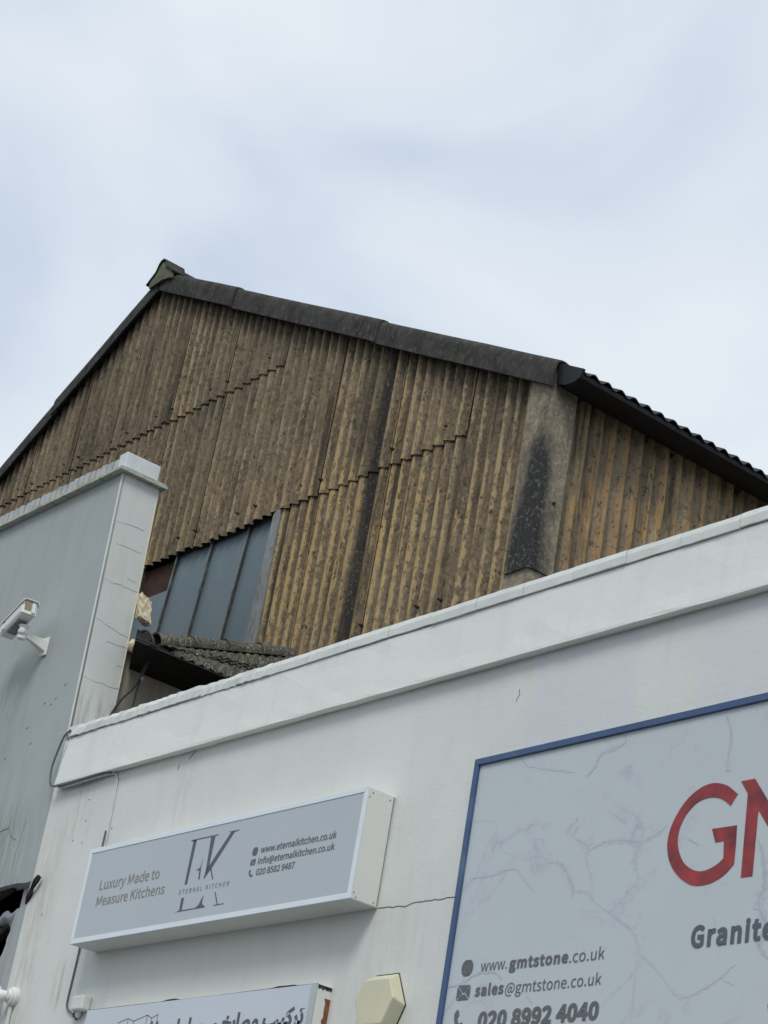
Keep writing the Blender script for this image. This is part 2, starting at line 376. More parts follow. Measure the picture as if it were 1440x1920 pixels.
# ------------------------------------------------------------------ white shop building
wb = thing('white_building', (-9, .5, 0), 'long white rendered shop building with stepped parapet behind the signs', 'building')
XL, XR = -14.585, -3.0
wl = box('wall', XL, XR, 0, .3, 0, 6.545, 'white', wb)
extr_x('parapet_band', [(-.001, 6.545), (-.026, 6.545), (-.034, 6.45), (-.043, 6.35), (-.053, 6.25), (-.064, 6.16), (-.0655, 6.139), (-.055, 6.134), (-.001, 6.142)], -14.47, XR, 'band', wb, nseg=60, jit=.0018)
x = -14.49; i = 0
joints = [-11.265+.4377*k_ for k_ in range(-8, 20)]
joints = [-14.49]+[j for j in joints if j > -14.3]
for a, b in zip(joints[:-1], joints[1:]):
    dz = random.uniform(-.003, .003); dy = random.uniform(-.004, .004)
    n = 7; prof = [(-.040+dy, 6.551+dz), (-.043+dy, 6.60+dz), (-.036+dy, 6.633+dz), (.0+dy, 6.640+dz), (.34, 6.648+dz), (.345, 6.551)]
    if a > -11.8: extr_x('coping_stone', prof, a+.003, b-.003, 'coping', wb, nseg=6, jit=.0016)
    else: extr_x('coping_stone', prof, a+.0012, b-.0012, 'coping', wb, nseg=10, jit=.0045)
box('coping_bed', XL+.12, XR, -.012, .31, 6.5455, 6.5505, 'mortar', wb)
box('roof_slab', XL, XR, .301, 1.60, 5.95, 6.10, 'paving', wb)
box('back_wall', XL, XR, 1.45, 1.60, 0, 5.949, 'white', wb)
box('end_wall', XR-.25, XR, .301, 1.449, 0, 5.949, 'white', wb)
def crack(name, P, r, parent, mt='crack', axis='y', jit=.006):
    Q = []
    for p, q in zip(P[:-1], P[1:]):
        p = Vector(p); q = Vector(q); nn = max(2, int((q-p).length/.035))
        for i_ in range(nn):
            v = p.lerp(q, i_/nn)
            if Q: v += Vector((random.uniform(-jit, jit) if axis == 'y' else 0, random.uniform(-jit, jit) if axis == 'x' else 0, random.uniform(-jit, jit)))
            Q.append(v)
    Q.append(Vector(P[-1]))
    return tube(name, Q, r, mt, parent, sides=5, sm=False)
crack('crack', [(-10.062, 0, 4.728), (-9.95, 0, 4.722), (-9.80, 0, 4.712), (-9.70, 0, 4.73), (-9.603, 0, 4.723), (-9.30, 0, 4.722)], .0035, wb)
crack('crack', [(-9.03, 0, 5.95), (-9.025, 0, 5.91), (-9.045, 0, 5.875)], .003, wb)
crack('crack', [(-12.62, 0, 6.085), (-12.57, 0, 6.12), (-12.55, 0, 6.14)], .004, wb)
crack('crack', [(-12.75, 0, 6.02), (-12.735, 0, 6.06)], .004, wb)
for (px_, pz) in [(-13.97, 5.97), (-13.95, 5.80), (-14.08, 5.66), (-13.93, 5.62), (-13.52, 5.68), (-13.18, 5.45), (-13.49, 5.505), (-14.3, 5.1)]:
    lathe('screw_hole', (px_, .002, pz), (px_, -1, pz), [(0, .008), (.004, .007)], 'crack', wb, sides=8)

# ------------------------------------------------------------------ blue-grey building on the left
gb = thing('grey_building', (-17.5, .2, 0), 'blue-grey rendered building end with brick-capped parapet and burnt hole', 'building')
def gx(z): return -14.589 if z < 6.6 else -14.575-(z-6.667)*.0479
# front wall with the burnt hole: outline + inner outline joined by triangle fill
outer = [(-24, 0), (-14.589, 0), (-14.589, 6.6), (gx(8.99), 8.99), (-24, 8.99)]
hole = [(-15.321, 5.41), (-15.17, 5.398), (-15.02, 5.402), (-14.83, 5.405), (-14.70, 5.394), (-14.605, 5.396), (-14.612, 5.33), (-14.608, 5.273), (-14.627, 5.215), (-14.69, 5.19), (-14.746, 5.182), (-14.737, 5.148), (-14.755, 5.08), (-14.75, 5.023), (-14.785, 4.95), (-14.777, 4.914), (-14.80, 4.84), (-14.86, 4.76), (-14.971, 4.706), (-15.3, 4.65), (-15.6, 4.8), (-15.65, 5.2)]
def wall_with_hole(name, outer, hole, y0, y1, mt, parent):
    bm = bmesh.new(); edges = []
    for ring in (outer, hole):
        vs = [bm.verts.new((x, y0, z)) for x, z in ring]
        edges += [bm.edges.new((vs[i], vs[(i+1) % len(vs)])) for i in range(len(vs))]
    bmesh.ops.triangle_fill(bm, use_beauty=True, edges=edges, use_dissolve=False)
    # drop faces that lie in the hole
    def inside(x, z, P):
        c = False
        for i in range(len(P)):
            (x0, z0), (x1, z1) = P[i], P[i-1]
            if (z0 > z) != (z1 > z) and x < (x1-x0)*(z-z0)/(z1-z0)+x0: c = not c
        return c
    kill = [f for f in bm.faces if inside(f.calc_center_median().x, f.calc_center_median().z, hole)]
    bmesh.ops.delete(bm, geom=kill, context='FACES_ONLY')
    ext = bmesh.ops.extrude_face_region(bm, geom=bm.faces[:])
    for v in ext['geom']:
        if isinstance(v, bmesh.types.BMVert): v.co.y = y1
    bm.verts.index_update(); bm.verts.ensure_lookup_table()
    V_ = [tuple(v.co) for v in bm.verts]; F_ = [tuple(v.index for v in f.verts) for f in bm.faces]; bm.free()
    return mesh(name, V_, F_, mt, parent)
wall_with_hole('wall', outer, hole, 0, .12, 'grey', gb)
box('burnt_lining', -24, -14.6, .121, .36, 0, 4.6, 'dark', gb)
box('burnt_backing', -24, -14.6, .9, .98, 3.5, 6.5, 'dark', gb)
box('burnt_ceiling', -24, -14.6, .121, .9, 5.75, 5.8, 'dark', gb)
# return (end face) of the parapet: leans a little, paler paint
ZR = [3.0, 6.6, 7.2, 7.8, 8.4, 8.99]
V_ = []; F_ = []
for z in ZR:
    xx = gx(z); V_ += [(xx-.35, .1205, z), (xx+.001, .1205, z), (xx+.001, .372, z), (xx-.35, .372, z)]
for i in range(len(ZR)-1):
    for k_ in range(4): F_.append((i*4+k_, i*4+(k_+1) % 4, i*4+4+(k_+1) % 4, i*4+4+k_))
F_ += [(0, 1, 2, 3), tuple(range(len(ZR)*4-4, len(ZR)*4))]
mesh('pier', V_, F_, 'return', gb)
V_ = []; F_ = []
for z in ZR:                                   # pale skim on the exposed end of the front wall
    xx = gx(z); V_ += [(xx+.0005, .024, z), (xx+.002, .024, z), (xx+.002, .122, z), (xx+.0005, .122, z)]
mesh('pier_skim', V_, [(i*4+k_, i*4+(k_+1) % 4, i*4+4+(k_+1) % 4, i*4+4+k_) for i in range(len(ZR)-1) for k_ in range(4)]+[(0, 1, 2, 3), tuple(range(len(ZR)*4-4, len(ZR)*4))], 'return', gb)
box('parapet_back', -24, -15.1, .1205, .372, 5.85, 8.99, 'return', gb)
tube('corner_bead', [(gx(z)-.004, .002, z) for z in (6.60, 7.2, 7.8, 8.4, 8.985)], .0095, 'return', gb, sides=8, sm=False)
tube('rear_edge_bead', [(gx(z)-.003, .370, z) for z in (6.2, 7.2, 7.8, 8.4, 8.985)], .008, 'cream', gb, sides=6, sm=False)
cx = gx(9.0)
# cornice of two thin courses, mitred round the corner
for (z0, z1, d) in ((8.991, 9.012, .062), (9.0125, 9.034, .046)):
    extr_x('cornice', [(-d, z0), (-d, z1), (.40+d*.3, z1), (.40+d*.3, z0)], -24, cx+d, 'cornice', gb, nseg=90, jit=.002)
pitch = .0975; xb = cx-.135; k_ = 0
while xb > -23.85:
    wdt = pitch-random.uniform(.020, .034); h = 9.168+random.uniform(-.006, .006); yy = -.004+random.uniform(-.006, .004)
    if k_ == 0:
        pass
    V_ = [(xb-wdt, yy, 9.0345), (xb, yy, 9.0345), (xb, .205, 9.0345), (xb-wdt, .205, 9.0345), (xb-wdt, yy+random.uniform(0, .006), h), (xb, yy+random.uniform(0, .006), h+random.uniform(-.004, .004)), (xb, .205, h), (xb-wdt, .205, h)]
    hexa('brick', V_, 'brickcap', gb, bevel=.005)
    xb -= pitch; k_ += 1
box('brick_mortar', -24, cx-.12, .055, .37, 9.0345, 9.150, 'mortar', gb)
box('cap_end', cx-.118, cx+.012, -.005, .335, 9.0346, 9.190, 'capend', gb, bevel=.006)
for c in [[(.036, 8.542), (.122, 8.555), (.155, 8.554), (.309, 8.56)], [(.068, 8.349), (.188, 8.356), (.32, 8.35)], [(.026, 8.006), (.118, 7.994), (.196, 8.005), (.277, 8.005), (.36, 8.004)],
          [(.034, 7.64), (.116, 7.628), (.202, 7.603), (.365, 7.582)], [(.169, 7.482), (.247, 7.489), (.366, 7.491)], [(.03, 7.119), (.138, 7.114), (.213, 7.127), (.279, 7.115), (.37, 7.131)], [(.31, 7.32), (.368, 7.325)], [(.24, 8.09), (.33, 8.08)]]:
    crack('crack', [(gx(z)+.0015, y, z) for y, z in c], .0016, gb, axis='x', jit=.0055)
crack('crack', [(-15.347, 0, 5.89), (-15.204, 0, 5.908), (-15.15, 0, 5.84), (-15.03, 0, 5.782)], .004, gb)
crack('crack', [(-15.204, 0, 5.908), (-15.19, 0, 5.96), (-15.21, 0, 6.0)], .003, gb)
crack('crack', [(-14.93, 0, 5.93), (-14.97, 0, 5.75), (-14.99, 0, 5.55)], .0022, gb)
for (x_, z_) in [(-15.0, 6.93), (-14.94, 6.97), (-15.12, 6.96), (-15.33, 6.78), (-15.6, 6.55), (-15.2, 6.62), (-14.83, 7.07)]:
    crack('chip', [(x_, 0, z_), (x_+.03, 0, z_+.010)], .0035, gb, jit=.004)

# ------------------------------------------------------------------ corrugated gable building
YG = 1.775; AP = -18.22
cbld = thing('corrugated_building', (-18.2, 6, 0), 'brown corrugated gabled warehouse with dark cappings behind the white parapet', 'building')
def zt(x):                        # top line of the verge capping
    return 9.737-.4986*(x+11.196) if x >= AP else 13.239+.532*(x-AP)
LAPA, LAPB = 11.13, 9.445
def soot_gable(x, z):
    s = 0
    d = abs(x+13.565); wd = .16 if z < 9.5 else .12
    s = max(s, .95*math.exp(-(d/(wd*.9))**4), .5*math.exp(-(d/.30)**2))
    if z > 9.4: s = max(s, .70*math.exp(-((x+13.80)/.22)**2)*min(1, (z-9.3)/.4))
    s = max(s, .62*math.exp(-((x+17.55)/.11)**2)*min(1, max(0, (z-11.0)/.3))*min(1, max(0, 12.6-z)/.4))
    tp = zt(x)-.26-z
    s = max(s, .50*math.exp(-max(tp, 0)/.45)); s = max(s, .38*math.exp(-((x+12.45)/.25)**2)*min(1, max(0, (9.4-z))), .42*math.exp(-((x+16.75)/.10)**2)*min(1, max(0, z-9.4)), .42*math.exp(-((x+19.2)/.3)**2))
    if x > -12.2: s = max(s, .42*math.exp(-max(tp, 0)/.7))
    s = max(s, .4*math.exp(-((x+14.75)/.07)**2)*math.exp(-max(tp, 0)/.7))
    return s
PIT = 1.02/7
def sheet(name, u0, u1, bot, top, plane_, depth, parent, mt, tilt_u=.017, tilt_v=.012, lich=lambda u, z: .5, soot=lambda u, z: 0, rows=12, phase=0., amp=.0275, u_ref=None, sub=8, thick=.009):
    """corrugated sheet. plane_='G': u = x, faces -y; 'S': u = y, faces +x. top may depend on u"""
    nu = max(2, int(round((u1-u0)/PIT*sub))); V_ = []; cr_ = []; li = []; so_ = []; fr = []
    tn = random.choice([.55, .75, .85, 1, 1, 1]); tnl = []
    slip = random.uniform(-.014, .010); chip = [random.uniform(-.005, .004)+(random.uniform(0, .022) if random.random() < .07 else 0) for _ in range(nu+1)]
    dj = random.uniform(-.002, .002); rx = random.uniform(-.004, .004)
    for side in (0, 1):
        for i_ in range(nu+1):
            u = u0+(u1-u0)*i_/nu; c = math.cos(2*math.pi*((u-(u_ref if u_ref is not None else u0))/PIT+phase))
            zt_ = top(u) if callable(top) else top; zb_ = (bot(u) if callable(bot) else bot)+slip+chip[i_]
            for j in range(rows+1):
                z = zb_+(zt_-zb_)*j/rows
                off = amp*c+tilt_u*((u-u0)/(u1-u0)-.5)*2*.5+tilt_v*(1-j/rows)+dj-side*thick
                if plane_ == 'G': V_.append((u+rx*(j/rows-.5), depth-off, z))
                else: V_.append((depth+off, u+rx*(j/rows-.5), z))
                cr_.append(.5+.5*c); li.append(lich(u, z)); so_.append(soot(u, z)); tnl.append(tn)
    F_ = []; st = (nu+1)*(rows+1)
    for side in (0, 1):
        for i_ in range(nu):
            for j in range(rows):
                a = side*st+i_*(rows+1)+j; q = (a, a+1, a+rows+2, a+rows+1)
                F_.append(q if side else q[::-1])
    for i_ in range(nu):
        a = i_*(rows+1); b = a+rows+1; F_.append((a, b, st+b, st+a))
        a += rows; b += rows; F_.append((a, st+a, st+b, b))
    for j in range(rows):
        a = j; F_.append((a, st+a, st+a+1, a+1)); a = nu*(rows+1)+j; F_.append((a, a+1, st+a+1, st+a))
    return mesh(name, V_, F_, mt, parent, attrs={'crest': cr_, 'lichen': li, 'soot': so_, 'tone': tnl}, auto=True)
def lich_g(u, z):
    return .35+.30*max(0, min(1, (10.9-z)/2.2))+.10*math.sin(u*1.7)
JX = [-11.30, -12.285, -13.32, -14.335, -15.355, -16.365, -17.385, -18.40, -19.42, -20.44, -21.46, -22.48, -23.50, -24.52, -25.3]
def rake(u): return zt(u)-.185
for a, b in zip(JX[1:], JX[:-1]):            # a = left edge, b = right edge
    kw = dict(plane_='G', depth=YG, parent=cbld, mt='sheet', lich=lich_g, soot=soot_gable, u_ref=JX[1])
    a_ = a-.035                               # side lap under the neighbour
    if a > -12.5:
        sheet('corrugated_sheet', a_, b, 6.0, rake, rows=16, **kw)
    elif a > -15.5:
        sheet('corrugated_sheet', a_, b, LAPB, rake, rows=12, **kw)
        lo = -14.915 if a < -15 else a_
        sheet('corrugated_sheet', lo, b, 6.0, LAPB+.14, rows=14, **{**kw, 'depth': YG+.012})
    else:
        t0 = min(rake(a_), rake(b))
        if t0 > LAPA+.1:
            sheet('corrugated_sheet', a_, b, LAPA, rake, rows=10, **kw)
            sheet('corrugated_sheet', a_, b, LAPB, LAPA+.14, rows=10, **{**kw, 'depth': YG+.012})
        else:
            sheet('corrugated_sheet', a_, b, LAPB, rake, rows=8, **kw)
        if b < -17.3: sheet('corrugated_sheet', a_, b, 6.0, LAPB+.14, rows=6, **{**kw, 'depth': YG+.024})
# hook bolts
def bolt(p, d=(0, -1, 0), r=.0125):
    p = Vector(p); d = Vector(d)
    o = lathe('hook_bolt', p-d*.012, p+d, [(0, r*1.35), (.010, r*1.3), (.017, r*.8), (.034, r*.75), (.042, r*.4)], 'boltmat', cbld, sides=8)
    return o
for (x_, z_) in [(-15.622, 11.266), (-16.346, 11.247), (-16.625, 11.245), (-17.337, 11.254), (-17.641, 11.248), (-18.201, 11.235), (-18.614, 11.21), (-19.351, 11.245), (-19.619, 11.232), (-20.331, 11.197), (-20.6, 11.2),
                 (-13.288, 9.585), (-12.524, 9.58), (-14.31, 9.575), (-14.636, 9.592), (-15.339, 9.586), (-15.646, 9.584), (-16.373, 9.593), (-16.645, 9.59), (-12.532, 7.945), (-12.24, 7.94), (-13.274, 7.943)]:
    n_ = round((x_-JX[1])/PIT); bolt((JX[1]+n_*PIT, YG-.0255-.008, z_))
# side wall, facing the camera's right
SX = -11.285
JY = [1.77, 2.815, 3.865, 4.915, 5.965, 7.0]
def lich_s(u, z): return .62+.25*max(0, min(1, (9.3-z)/.9))
def soot_s(u, z):
    return .40*max(0, min(1, (9.15-z)/.7))*(.45+.55*math.sin(u*5.1+1)**2)
for a, b in zip(JY[:-1], JY[1:]):
    PITs = PIT; PIT = .150
    sheet('corrugated_sheet', a, b+.03, 6.0, 9.64, 'S', SX, cbld, 'sheet_side', tilt_u=.012, tilt_v=0, lich=lich_s, soot=soot_s, u_ref=1.77+.06, rows=14)
    PIT = PITs
for (y_, z_) in [(2.007, 9.523), (2.766, 9.523), (3.063, 9.509), (3.85, 9.51)]: bolt((SX+.018, y_, z_), (1, 0, 0), .018)
# corner flashing: an upper angle lapped over a lower one
def corner_flash(z0, ztop, d, so_top):
    prof = [(-11.51, 1.728), (-11.508, 1.7205)]+[(-11.505+.22*k_/4, 1.7205-.003*k_/4) for k_ in range(1, 5)]
    prof += [(-11.255+.03*math.sin(R(a_))-.0, 1.7475-.03*math.cos(R(a_))) for a_ in (10, 30, 50, 70, 90)]
    prof += [(-11.222, 1.7475+.215*k_/4) for k_ in range(1, 5)]+[(-11.235, 1.967)]
    inner = [(x_-.012 if x_ > -11.24 else x_, y_+.012) for x_, y_ in reversed(prof)]
    P_ = prof+inner; n = len(P_); rows = 16; V_ = []; li = []; so_ = []; cr_ = []
    for j in range(rows+1):
        f = j/rows
        for (x_, y_) in P_:
            top = ztop(x_); z = z0+(top-z0)*f; fl = (1-f)*d
            V_.append((x_+fl*.7, y_-fl, z)); li.append(.50); cr_.append(.62 if (x_ < -11.42 or y_ > 1.83) else .30)
            arc = .05+(y_-1.72) if x_ > -11.24 else x_+11.30
            wd = .05+.23*(1-f)**1.1; so_.append(1.15*math.exp(-((arc+.06*(1-f)-.03)/wd)**2)*min(1, max(0, (1.02-f)*1.9)) if so_top else .2)
    F_ = [(j*n+i_, j*n+(i_+1) % n, (j+1)*n+(i_+1) % n, (j+1)*n+i_) for j in range(rows) for i_ in range(n)]+[tuple(range(n)), tuple(range(rows*n, rows*n+n))]
    return mesh('corner_flashing', V_, F_, 'flash', cbld, attrs={'crest': cr_, 'lichen': li, 'soot': so_}, auto=True)
def flash_mat():
    m, t, b = mat('pale_cement_flashing')
    a = node(t, 'ShaderNodeAttribute', attribute_name='soot'); soot = a.outputs['Fac']
    c = mix(t, ramp(t, noise(t, 4, 6, .65, (2, 2, 1)), .3, .7), (.27, .235, .175), (.13, .115, .09))
    c = mix(t, ramp(t, noise(t, 26, 5, .75), .48, .60, 0, .6), c, (.40, .34, .235))
    c = mix(t, ramp(t, noise(t, 60, 4, .75, (1, 1, .6)), .60, .70, 0, .5), c, (.09, .08, .065))
    sc = mix(t, ramp(t, noise(t, 32, 5, .78), .54, .66, 0, .75), (.028, .030, .032), (.22, .215, .19))
    sf = math_(t, 'ADD', soot, math_(t, 'MULTIPLY', math_(t, 'SUBTRACT', noise(t, 8, 6, .65, (1, 1, .5)), .5), .7))
    c = mix(t, ramp(t, sf, .25, .90, 0, .95), c, sc)
    t.links.new(c, b.inputs['Base Color']); b.inputs['Roughness'].default_value = .93; b.inputs['Specular IOR Level'].default_value = .12
    bump(t, b, math_(t, 'ADD', noise(t, 90, 5, .7), noise(t, 22, 4, .6)), .006, .7)
    return m
M['flash'] = flash_mat()
corner_flash(7.955, lambda x_: zt(min(x_, -11.2))-.05, .022, True)
corner_flash(6.0, lambda x_: 8.05, -.006, False)
bolt((-11.222, 1.859, 8.548), (1, 0, 0), .017)
# verge cappings: apron, rounded roll and a leg over the roof
def verge(x0, x1, y_sh, z_sh):
    out_ = [(1.684, -.262), (1.676, -.258), (1.680, -.15), (1.684, -.085), (1.692, -.05), (1.71, -.02), (1.74, -.004), (1.78, 0), (1.83, -.012), (1.88, -.045), (1.93, -.05)]
    inn = [(1.93, -.062), (1.88, -.058), (1.83, -.026), (1.78, -.014), (1.74, -.018), (1.715, -.036), (1.705, -.062), (1.697, -.09), (1.694, -.15), (1.694, -.262)]
    P_ = out_+inn; n = len(P_); ns = 8; V_ = []
    for s in range(ns+1):
        f = s/ns; xx = x0+(x1-x0)*f
        wv = .003*math.sin(f*9+x0*3)
        for (y, dz) in P_: V_.append((xx, y-y_sh*f+wv, zt(xx)+dz+z_sh*f+wv*.6+random.uniform(-.0012, .0012)))
    F_ = [(s*n+i_, s*n+(i_+1) % n, (s+1)*n+(i_+1) % n, (s+1)*n+i_) for s in range(ns) for i_ in range(n)]+[tuple(range(n)), tuple(range(ns*n, ns*n+n))]
    return mesh('verge_capping', V_, F_, 'barge', cbld, auto=True)
verge(-18.20, -16.50, .016, .016); verge(-16.58, -13.77, .014, .014); verge(-13.85, -11.19, .012, .012)
verge(AP-.02, -20.10, .014, .014); verge(-20.03, -22.85, .014, .014); verge(-22.78, -25.4, .014, .014)
# ridge capping
def ridge(y0, y1, dz):
    sl = .498; P_ = []
    leg = .27
    for s in (-1, 1):
        pts = [(s*leg, -.235)]+[(s*.11, -.125)]
        arc = [(s*.085*math.cos(R(a_)), -.085+.085*math.sin(R(a_))) for a_ in (15, 40, 65, 90)]
        seq = pts+arc
        P_ += seq if s < 0 else list(reversed(seq))[1:]
    inn = [(x_*.96, z_-.016) for x_, z_ in reversed(P_)]
    P_ = [(AP+.045+x_, 13.375+z_+dz) for x_, z_ in P_+inn]; n = len(P_)
    V_ = [(x_, y0, z_) for x_, z_ in P_]+[(x_, y1, z_) for x_, z_ in P_]
    F_ = [(i_, (i_+1) % n, n+(i_+1) % n, n+i_) for i_ in range(n)]+[tuple(range(n)), tuple(range(2*n-1, n-1, -1))]
    return mesh('ridge_capping', V_, F_, 'barge', cbld, auto=True)
ridge(1.63, 1.88, -.035); ridge(1.86, 4.6, -.075); ridge(4.55, 7.0, -.07)
prism('ridge_end', [(AP-.17, 13.13), (AP-.05, 13.20), (AP-.02, 13.265), (AP+.04, 13.315), (AP+.10, 13.27), (AP+.13, 13.20), (AP+.29, 13.10), (AP+.29, 13.02), (AP+.1, 13.06), (AP-.16, 13.04)], 1.645, 1.675, 'ridgegreen', cbld)
# roof sheets on both slopes (corrugations run down the slope)
def roof_sheet(y0, y1, side):
    nu = 49; V_ = []; rows = 4; F_ = []
    xe = -10.905 if side > 0 else -25.55; dx = random.uniform(-.012, .012)
    for sd_ in (0, 1):
        for i_ in range(nu+1):
            y = y0+(y1-y0)*i_/nu; c = math.cos(2*math.pi*(y-1.70)/.1457)
            for j in range(rows+1):
                f = j/rows; xx = AP+(xe+dx-AP)*f
                z = (9.737-.4986*(xx+11.196) if side > 0 else 13.239+.532*(xx-AP))-.040+.020*c-sd_*.008
                V_.append((xx, y, z))
    st = (nu+1)*(rows+1)
    for sd_ in (0, 1):
        for i_ in range(nu):
            for j in range(rows):
                a = sd_*st+i_*(rows+1)+j; F_.append((a, a+1, a+rows+2, a+rows+1))
    for i_ in range(nu):
        for j in (0, rows):
            a = i_*(rows+1)+j; F_.append((a, a+rows+1, st+a+rows+1, st+a))
    for i_ in (0, nu):
        for j in range(rows):
            a = i_*(rows+1)+j; F_.append((a, a+1, st+a+1, st+a))
    return mesh('roof_sheet', V_, F_, 'roofsheet', cbld, auto=True)
for k_ in range(5):
    roof_sheet(1.72+1.02*k_, 1.72+1.02*(k_+1)+.02, 1); roof_sheet(1.72+1.02*k_, 1.72+1.02*(k_+1)+.02, -1)
# eaves: shade under the overhanging sheets put in as a near-black board and soffit
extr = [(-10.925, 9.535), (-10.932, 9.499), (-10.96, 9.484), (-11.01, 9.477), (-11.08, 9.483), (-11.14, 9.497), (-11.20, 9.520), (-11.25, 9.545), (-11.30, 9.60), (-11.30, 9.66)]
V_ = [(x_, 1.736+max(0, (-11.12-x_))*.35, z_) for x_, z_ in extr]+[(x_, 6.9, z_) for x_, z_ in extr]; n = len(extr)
mesh('eaves_shade_board', V_, [(i_, (i_+1) % n, n+(i_+1) % n, n+i_) for i_ in range(n)]+[tuple(range(n)), tuple(range(2*n-1, n-1, -1))], 'shade_and_lead', cbld)
prism('eaves_shade_end', [(-11.205, 9.715), (-10.90, 9.563), (-10.93, 9.497), (-11.0, 9.474), (-11.1, 9.484), (-11.205, 9.53)], 1.712, 1.734, 'shade_and_lead', cbld)
# inner walls that close the building
prism('inner_wall', [(-25.2, 0), (-11.45, 0), (-11.45, 9.4), (-11.5, 9.55), (-14.93, 11.28), (-14.93, 9.6), (-17.3, 9.6), (-17.3, 12.45), (AP, 12.9), (-25.2, 9.3)], 1.86, 1.93, 'dark', cbld) if False else None
box('inner_wall', -25.0, -17.3, 1.86, 1.93, 0, 9.4, 'dark', cbld); box('inner_wall', -14.86, -11.45, 1.86, 1.93, 0, 9.4, 'dark', cbld)
prism('inner_gable', [(-25.0, 9.401), (-11.45, 9.401), (-11.45, 9.55), (AP, 12.92), (-25.0, 9.42)], 1.86, 1.93, 'dark', cbld)
box('inner_wall', -17.3, -14.86, 1.93, 2.0, 0, 8.0, 'dark', cbld)
box('inner_side_wall', -11.46, -11.40, 1.94, 6.9, 0, 9.45, 'dark', cbld)
box('rear_wall', -25.0, -11.5, 6.9, 7.0, 0, 9.3, 'soffitwall', cbld)
# window: leaning patent glazing
win = box('window', -17.35, -14.86, 1.905, 1.93, 7.6, 9.50, 'dark', cbld)
def wy(z): return 1.765+(z-8.1)*.062
def lean(name, x0, x1, z0, z1, t0, t1, mt, parent):
    V_ = [(x0, wy(z0)+t0, z0), (x1, wy(z0)+t0, z0), (x1, wy(z0)+t1, z0), (x0, wy(z0)+t1, z0), (x0, wy(z1)+t0, z1), (x1, wy(z1)+t0, z1), (x1, wy(z1)+t1, z1), (x0, wy(z1)+t1, z1)]
    return hexa(name, V_, mt, parent)
bars = [-17.36, -16.745, -16.13, -15.508, -15.03]
for a, b in zip(bars[:-1], bars[1:]):
    if a < -17: lean('pane', a+.006, b-.006, 7.7, 9.10, 0, .006, 'glass', win); lean('board', a+.006, b-.006, 9.09, 9.55, .012, .02, 'rustboard', win)
    else: lean('pane', a+.006, b-.006, 7.7, 9.55, random.uniform(-.002, .002), .007, 'glass', win)
for b in bars[:-1]: lean('glazing_bar', b-.016, b+.012, 7.7, 9.56, -.026, .012, 'mullion', win); lean('glazing_bar_cap', b-.004, b+.004, 7.7, 9.56, -.036, -.0265, 'steel', win)
# galvanised cheek at the right of the window
hexa('window_cheek', [(-15.03, 1.70, 7.5), (-14.86, 1.725, 7.5), (-14.86, 1.745, 7.5), (-15.06, 1.78, 7.5), (-15.045, 1.765, 9.46), (-14.925, 1.765, 9.46), (-14.925, 1.785, 9.46), (-15.045, 1.86, 9.46)], 'steel', cbld)

# ------------------------------------------------------------------ low lean-to behind the parapet
sh = thing('lean_to_shed', (-14.4, 1.0, 0), 'low burnt lean-to with mossy ridge tiles and deep dark eaves', 'shed')
box('wall', -15.0, -14.66, .40, 1.70, 0, 7.50, 'soffitwall', sh)
A0, A1 = Vector((-14.30, .45, 7.50)), Vector((-14.27, 1.735, 7.855))
nT = 4
for i_ in range(nT):                           # half-round ridge tiles, each overlapping the next
    p0 = A0.lerp(A1, i_/nT); p1 = A0.lerp(A1, (i_+1.12)/nT) if i_ < nT-1 else A1
    d = (p1-p0).normalized(); sidev = d.cross(Vector((0, 0, 1))).normalized(); upv = sidev.cross(d)
    V_ = []; ns = 12; F_ = []
    secs = [(0, .100), (.12, .098), (.13, .088), (1, .080)]
    for (f, r_) in secs:
        for ro in (r_, r_-.014):
            for q in range(ns+1):
                an = R(-12+204*q/ns); V_.append(p0.lerp(p1, f)+sidev*math.cos(an)*ro+upv*math.sin(an)*ro)
    w_ = 2*(ns+1)
    for s in range(len(secs)-1):
        for q in range(ns):
            a = s*w_+q; F_.append((a, a+1, a+w_+1, a+w_)); a += ns+1; F_.append((a, a+w_, a+w_+1, a+1))
        for q in (0, ns): a = s*w_+q; F_.append((a, a+w_, a+w_+ns+1, a+ns+1))
    for s in (0, len(secs)-1):
        for q in range(ns): a = s*w_+q; F_.append((a, a+ns+1, a+ns+2, a+1))
    mesh('ridge_tile', V_, F_, 'moss', sh, auto=True)
# roof slope: ragged corrugated pieces from the ridge to the eaves
def slope_piece(t0, t1, f0, f1, lift, name='roof_sheet', mt='moss', drop=.0):
    nu = int(max(8, (t1-t0)*70)); nv = 3; V_ = []; F_ = []
    for sd_ in (0, 1):
        for i_ in range(nu+1):
            t = t0+(t1-t0)*i_/nu; cst = math.cos(2*math.pi*t*1.29/.076)*.009
            top = A0.lerp(A1, t)+Vector((.07, 0, -.045)); bt = Vector((-14.04, .10+1.62*t, 7.380))
            for j in range(nv+1):
                f = f0+(f1-f0)*j/nv+(random.uniform(-.03, .03) if j == nv else 0)
                V_.append(top.lerp(bt, f)+Vector((.3, 0, 1)).normalized()*(cst+lift-sd_*.008))
    st = (nu+1)*(nv+1)
    for sd_ in (0, 1):
        for i_ in range(nu):
            for j in range(nv): a = sd_*st+i_*(nv+1)+j; F_.append((a, a+1, a+nv+2, a+nv+1))
    for i_ in range(nu):
        for j in (0, nv): a = i_*(nv+1)+j; F_.append((a, a+nv+1, st+a+nv+1, st+a))
    for i_ in (0, nu):
        for j in range(nv): a = i_*(nv+1)+j; F_.append((a, a+1, st+a+1, st+a))
    return mesh(name, V_, F_, mt, sh, auto=True)
slope_piece(.08, 1.0, 0, .50, .016); slope_piece(.22, 1.0, .40, 1.0, -.004); slope_piece(.40, 1.0, .22, .46, .034)
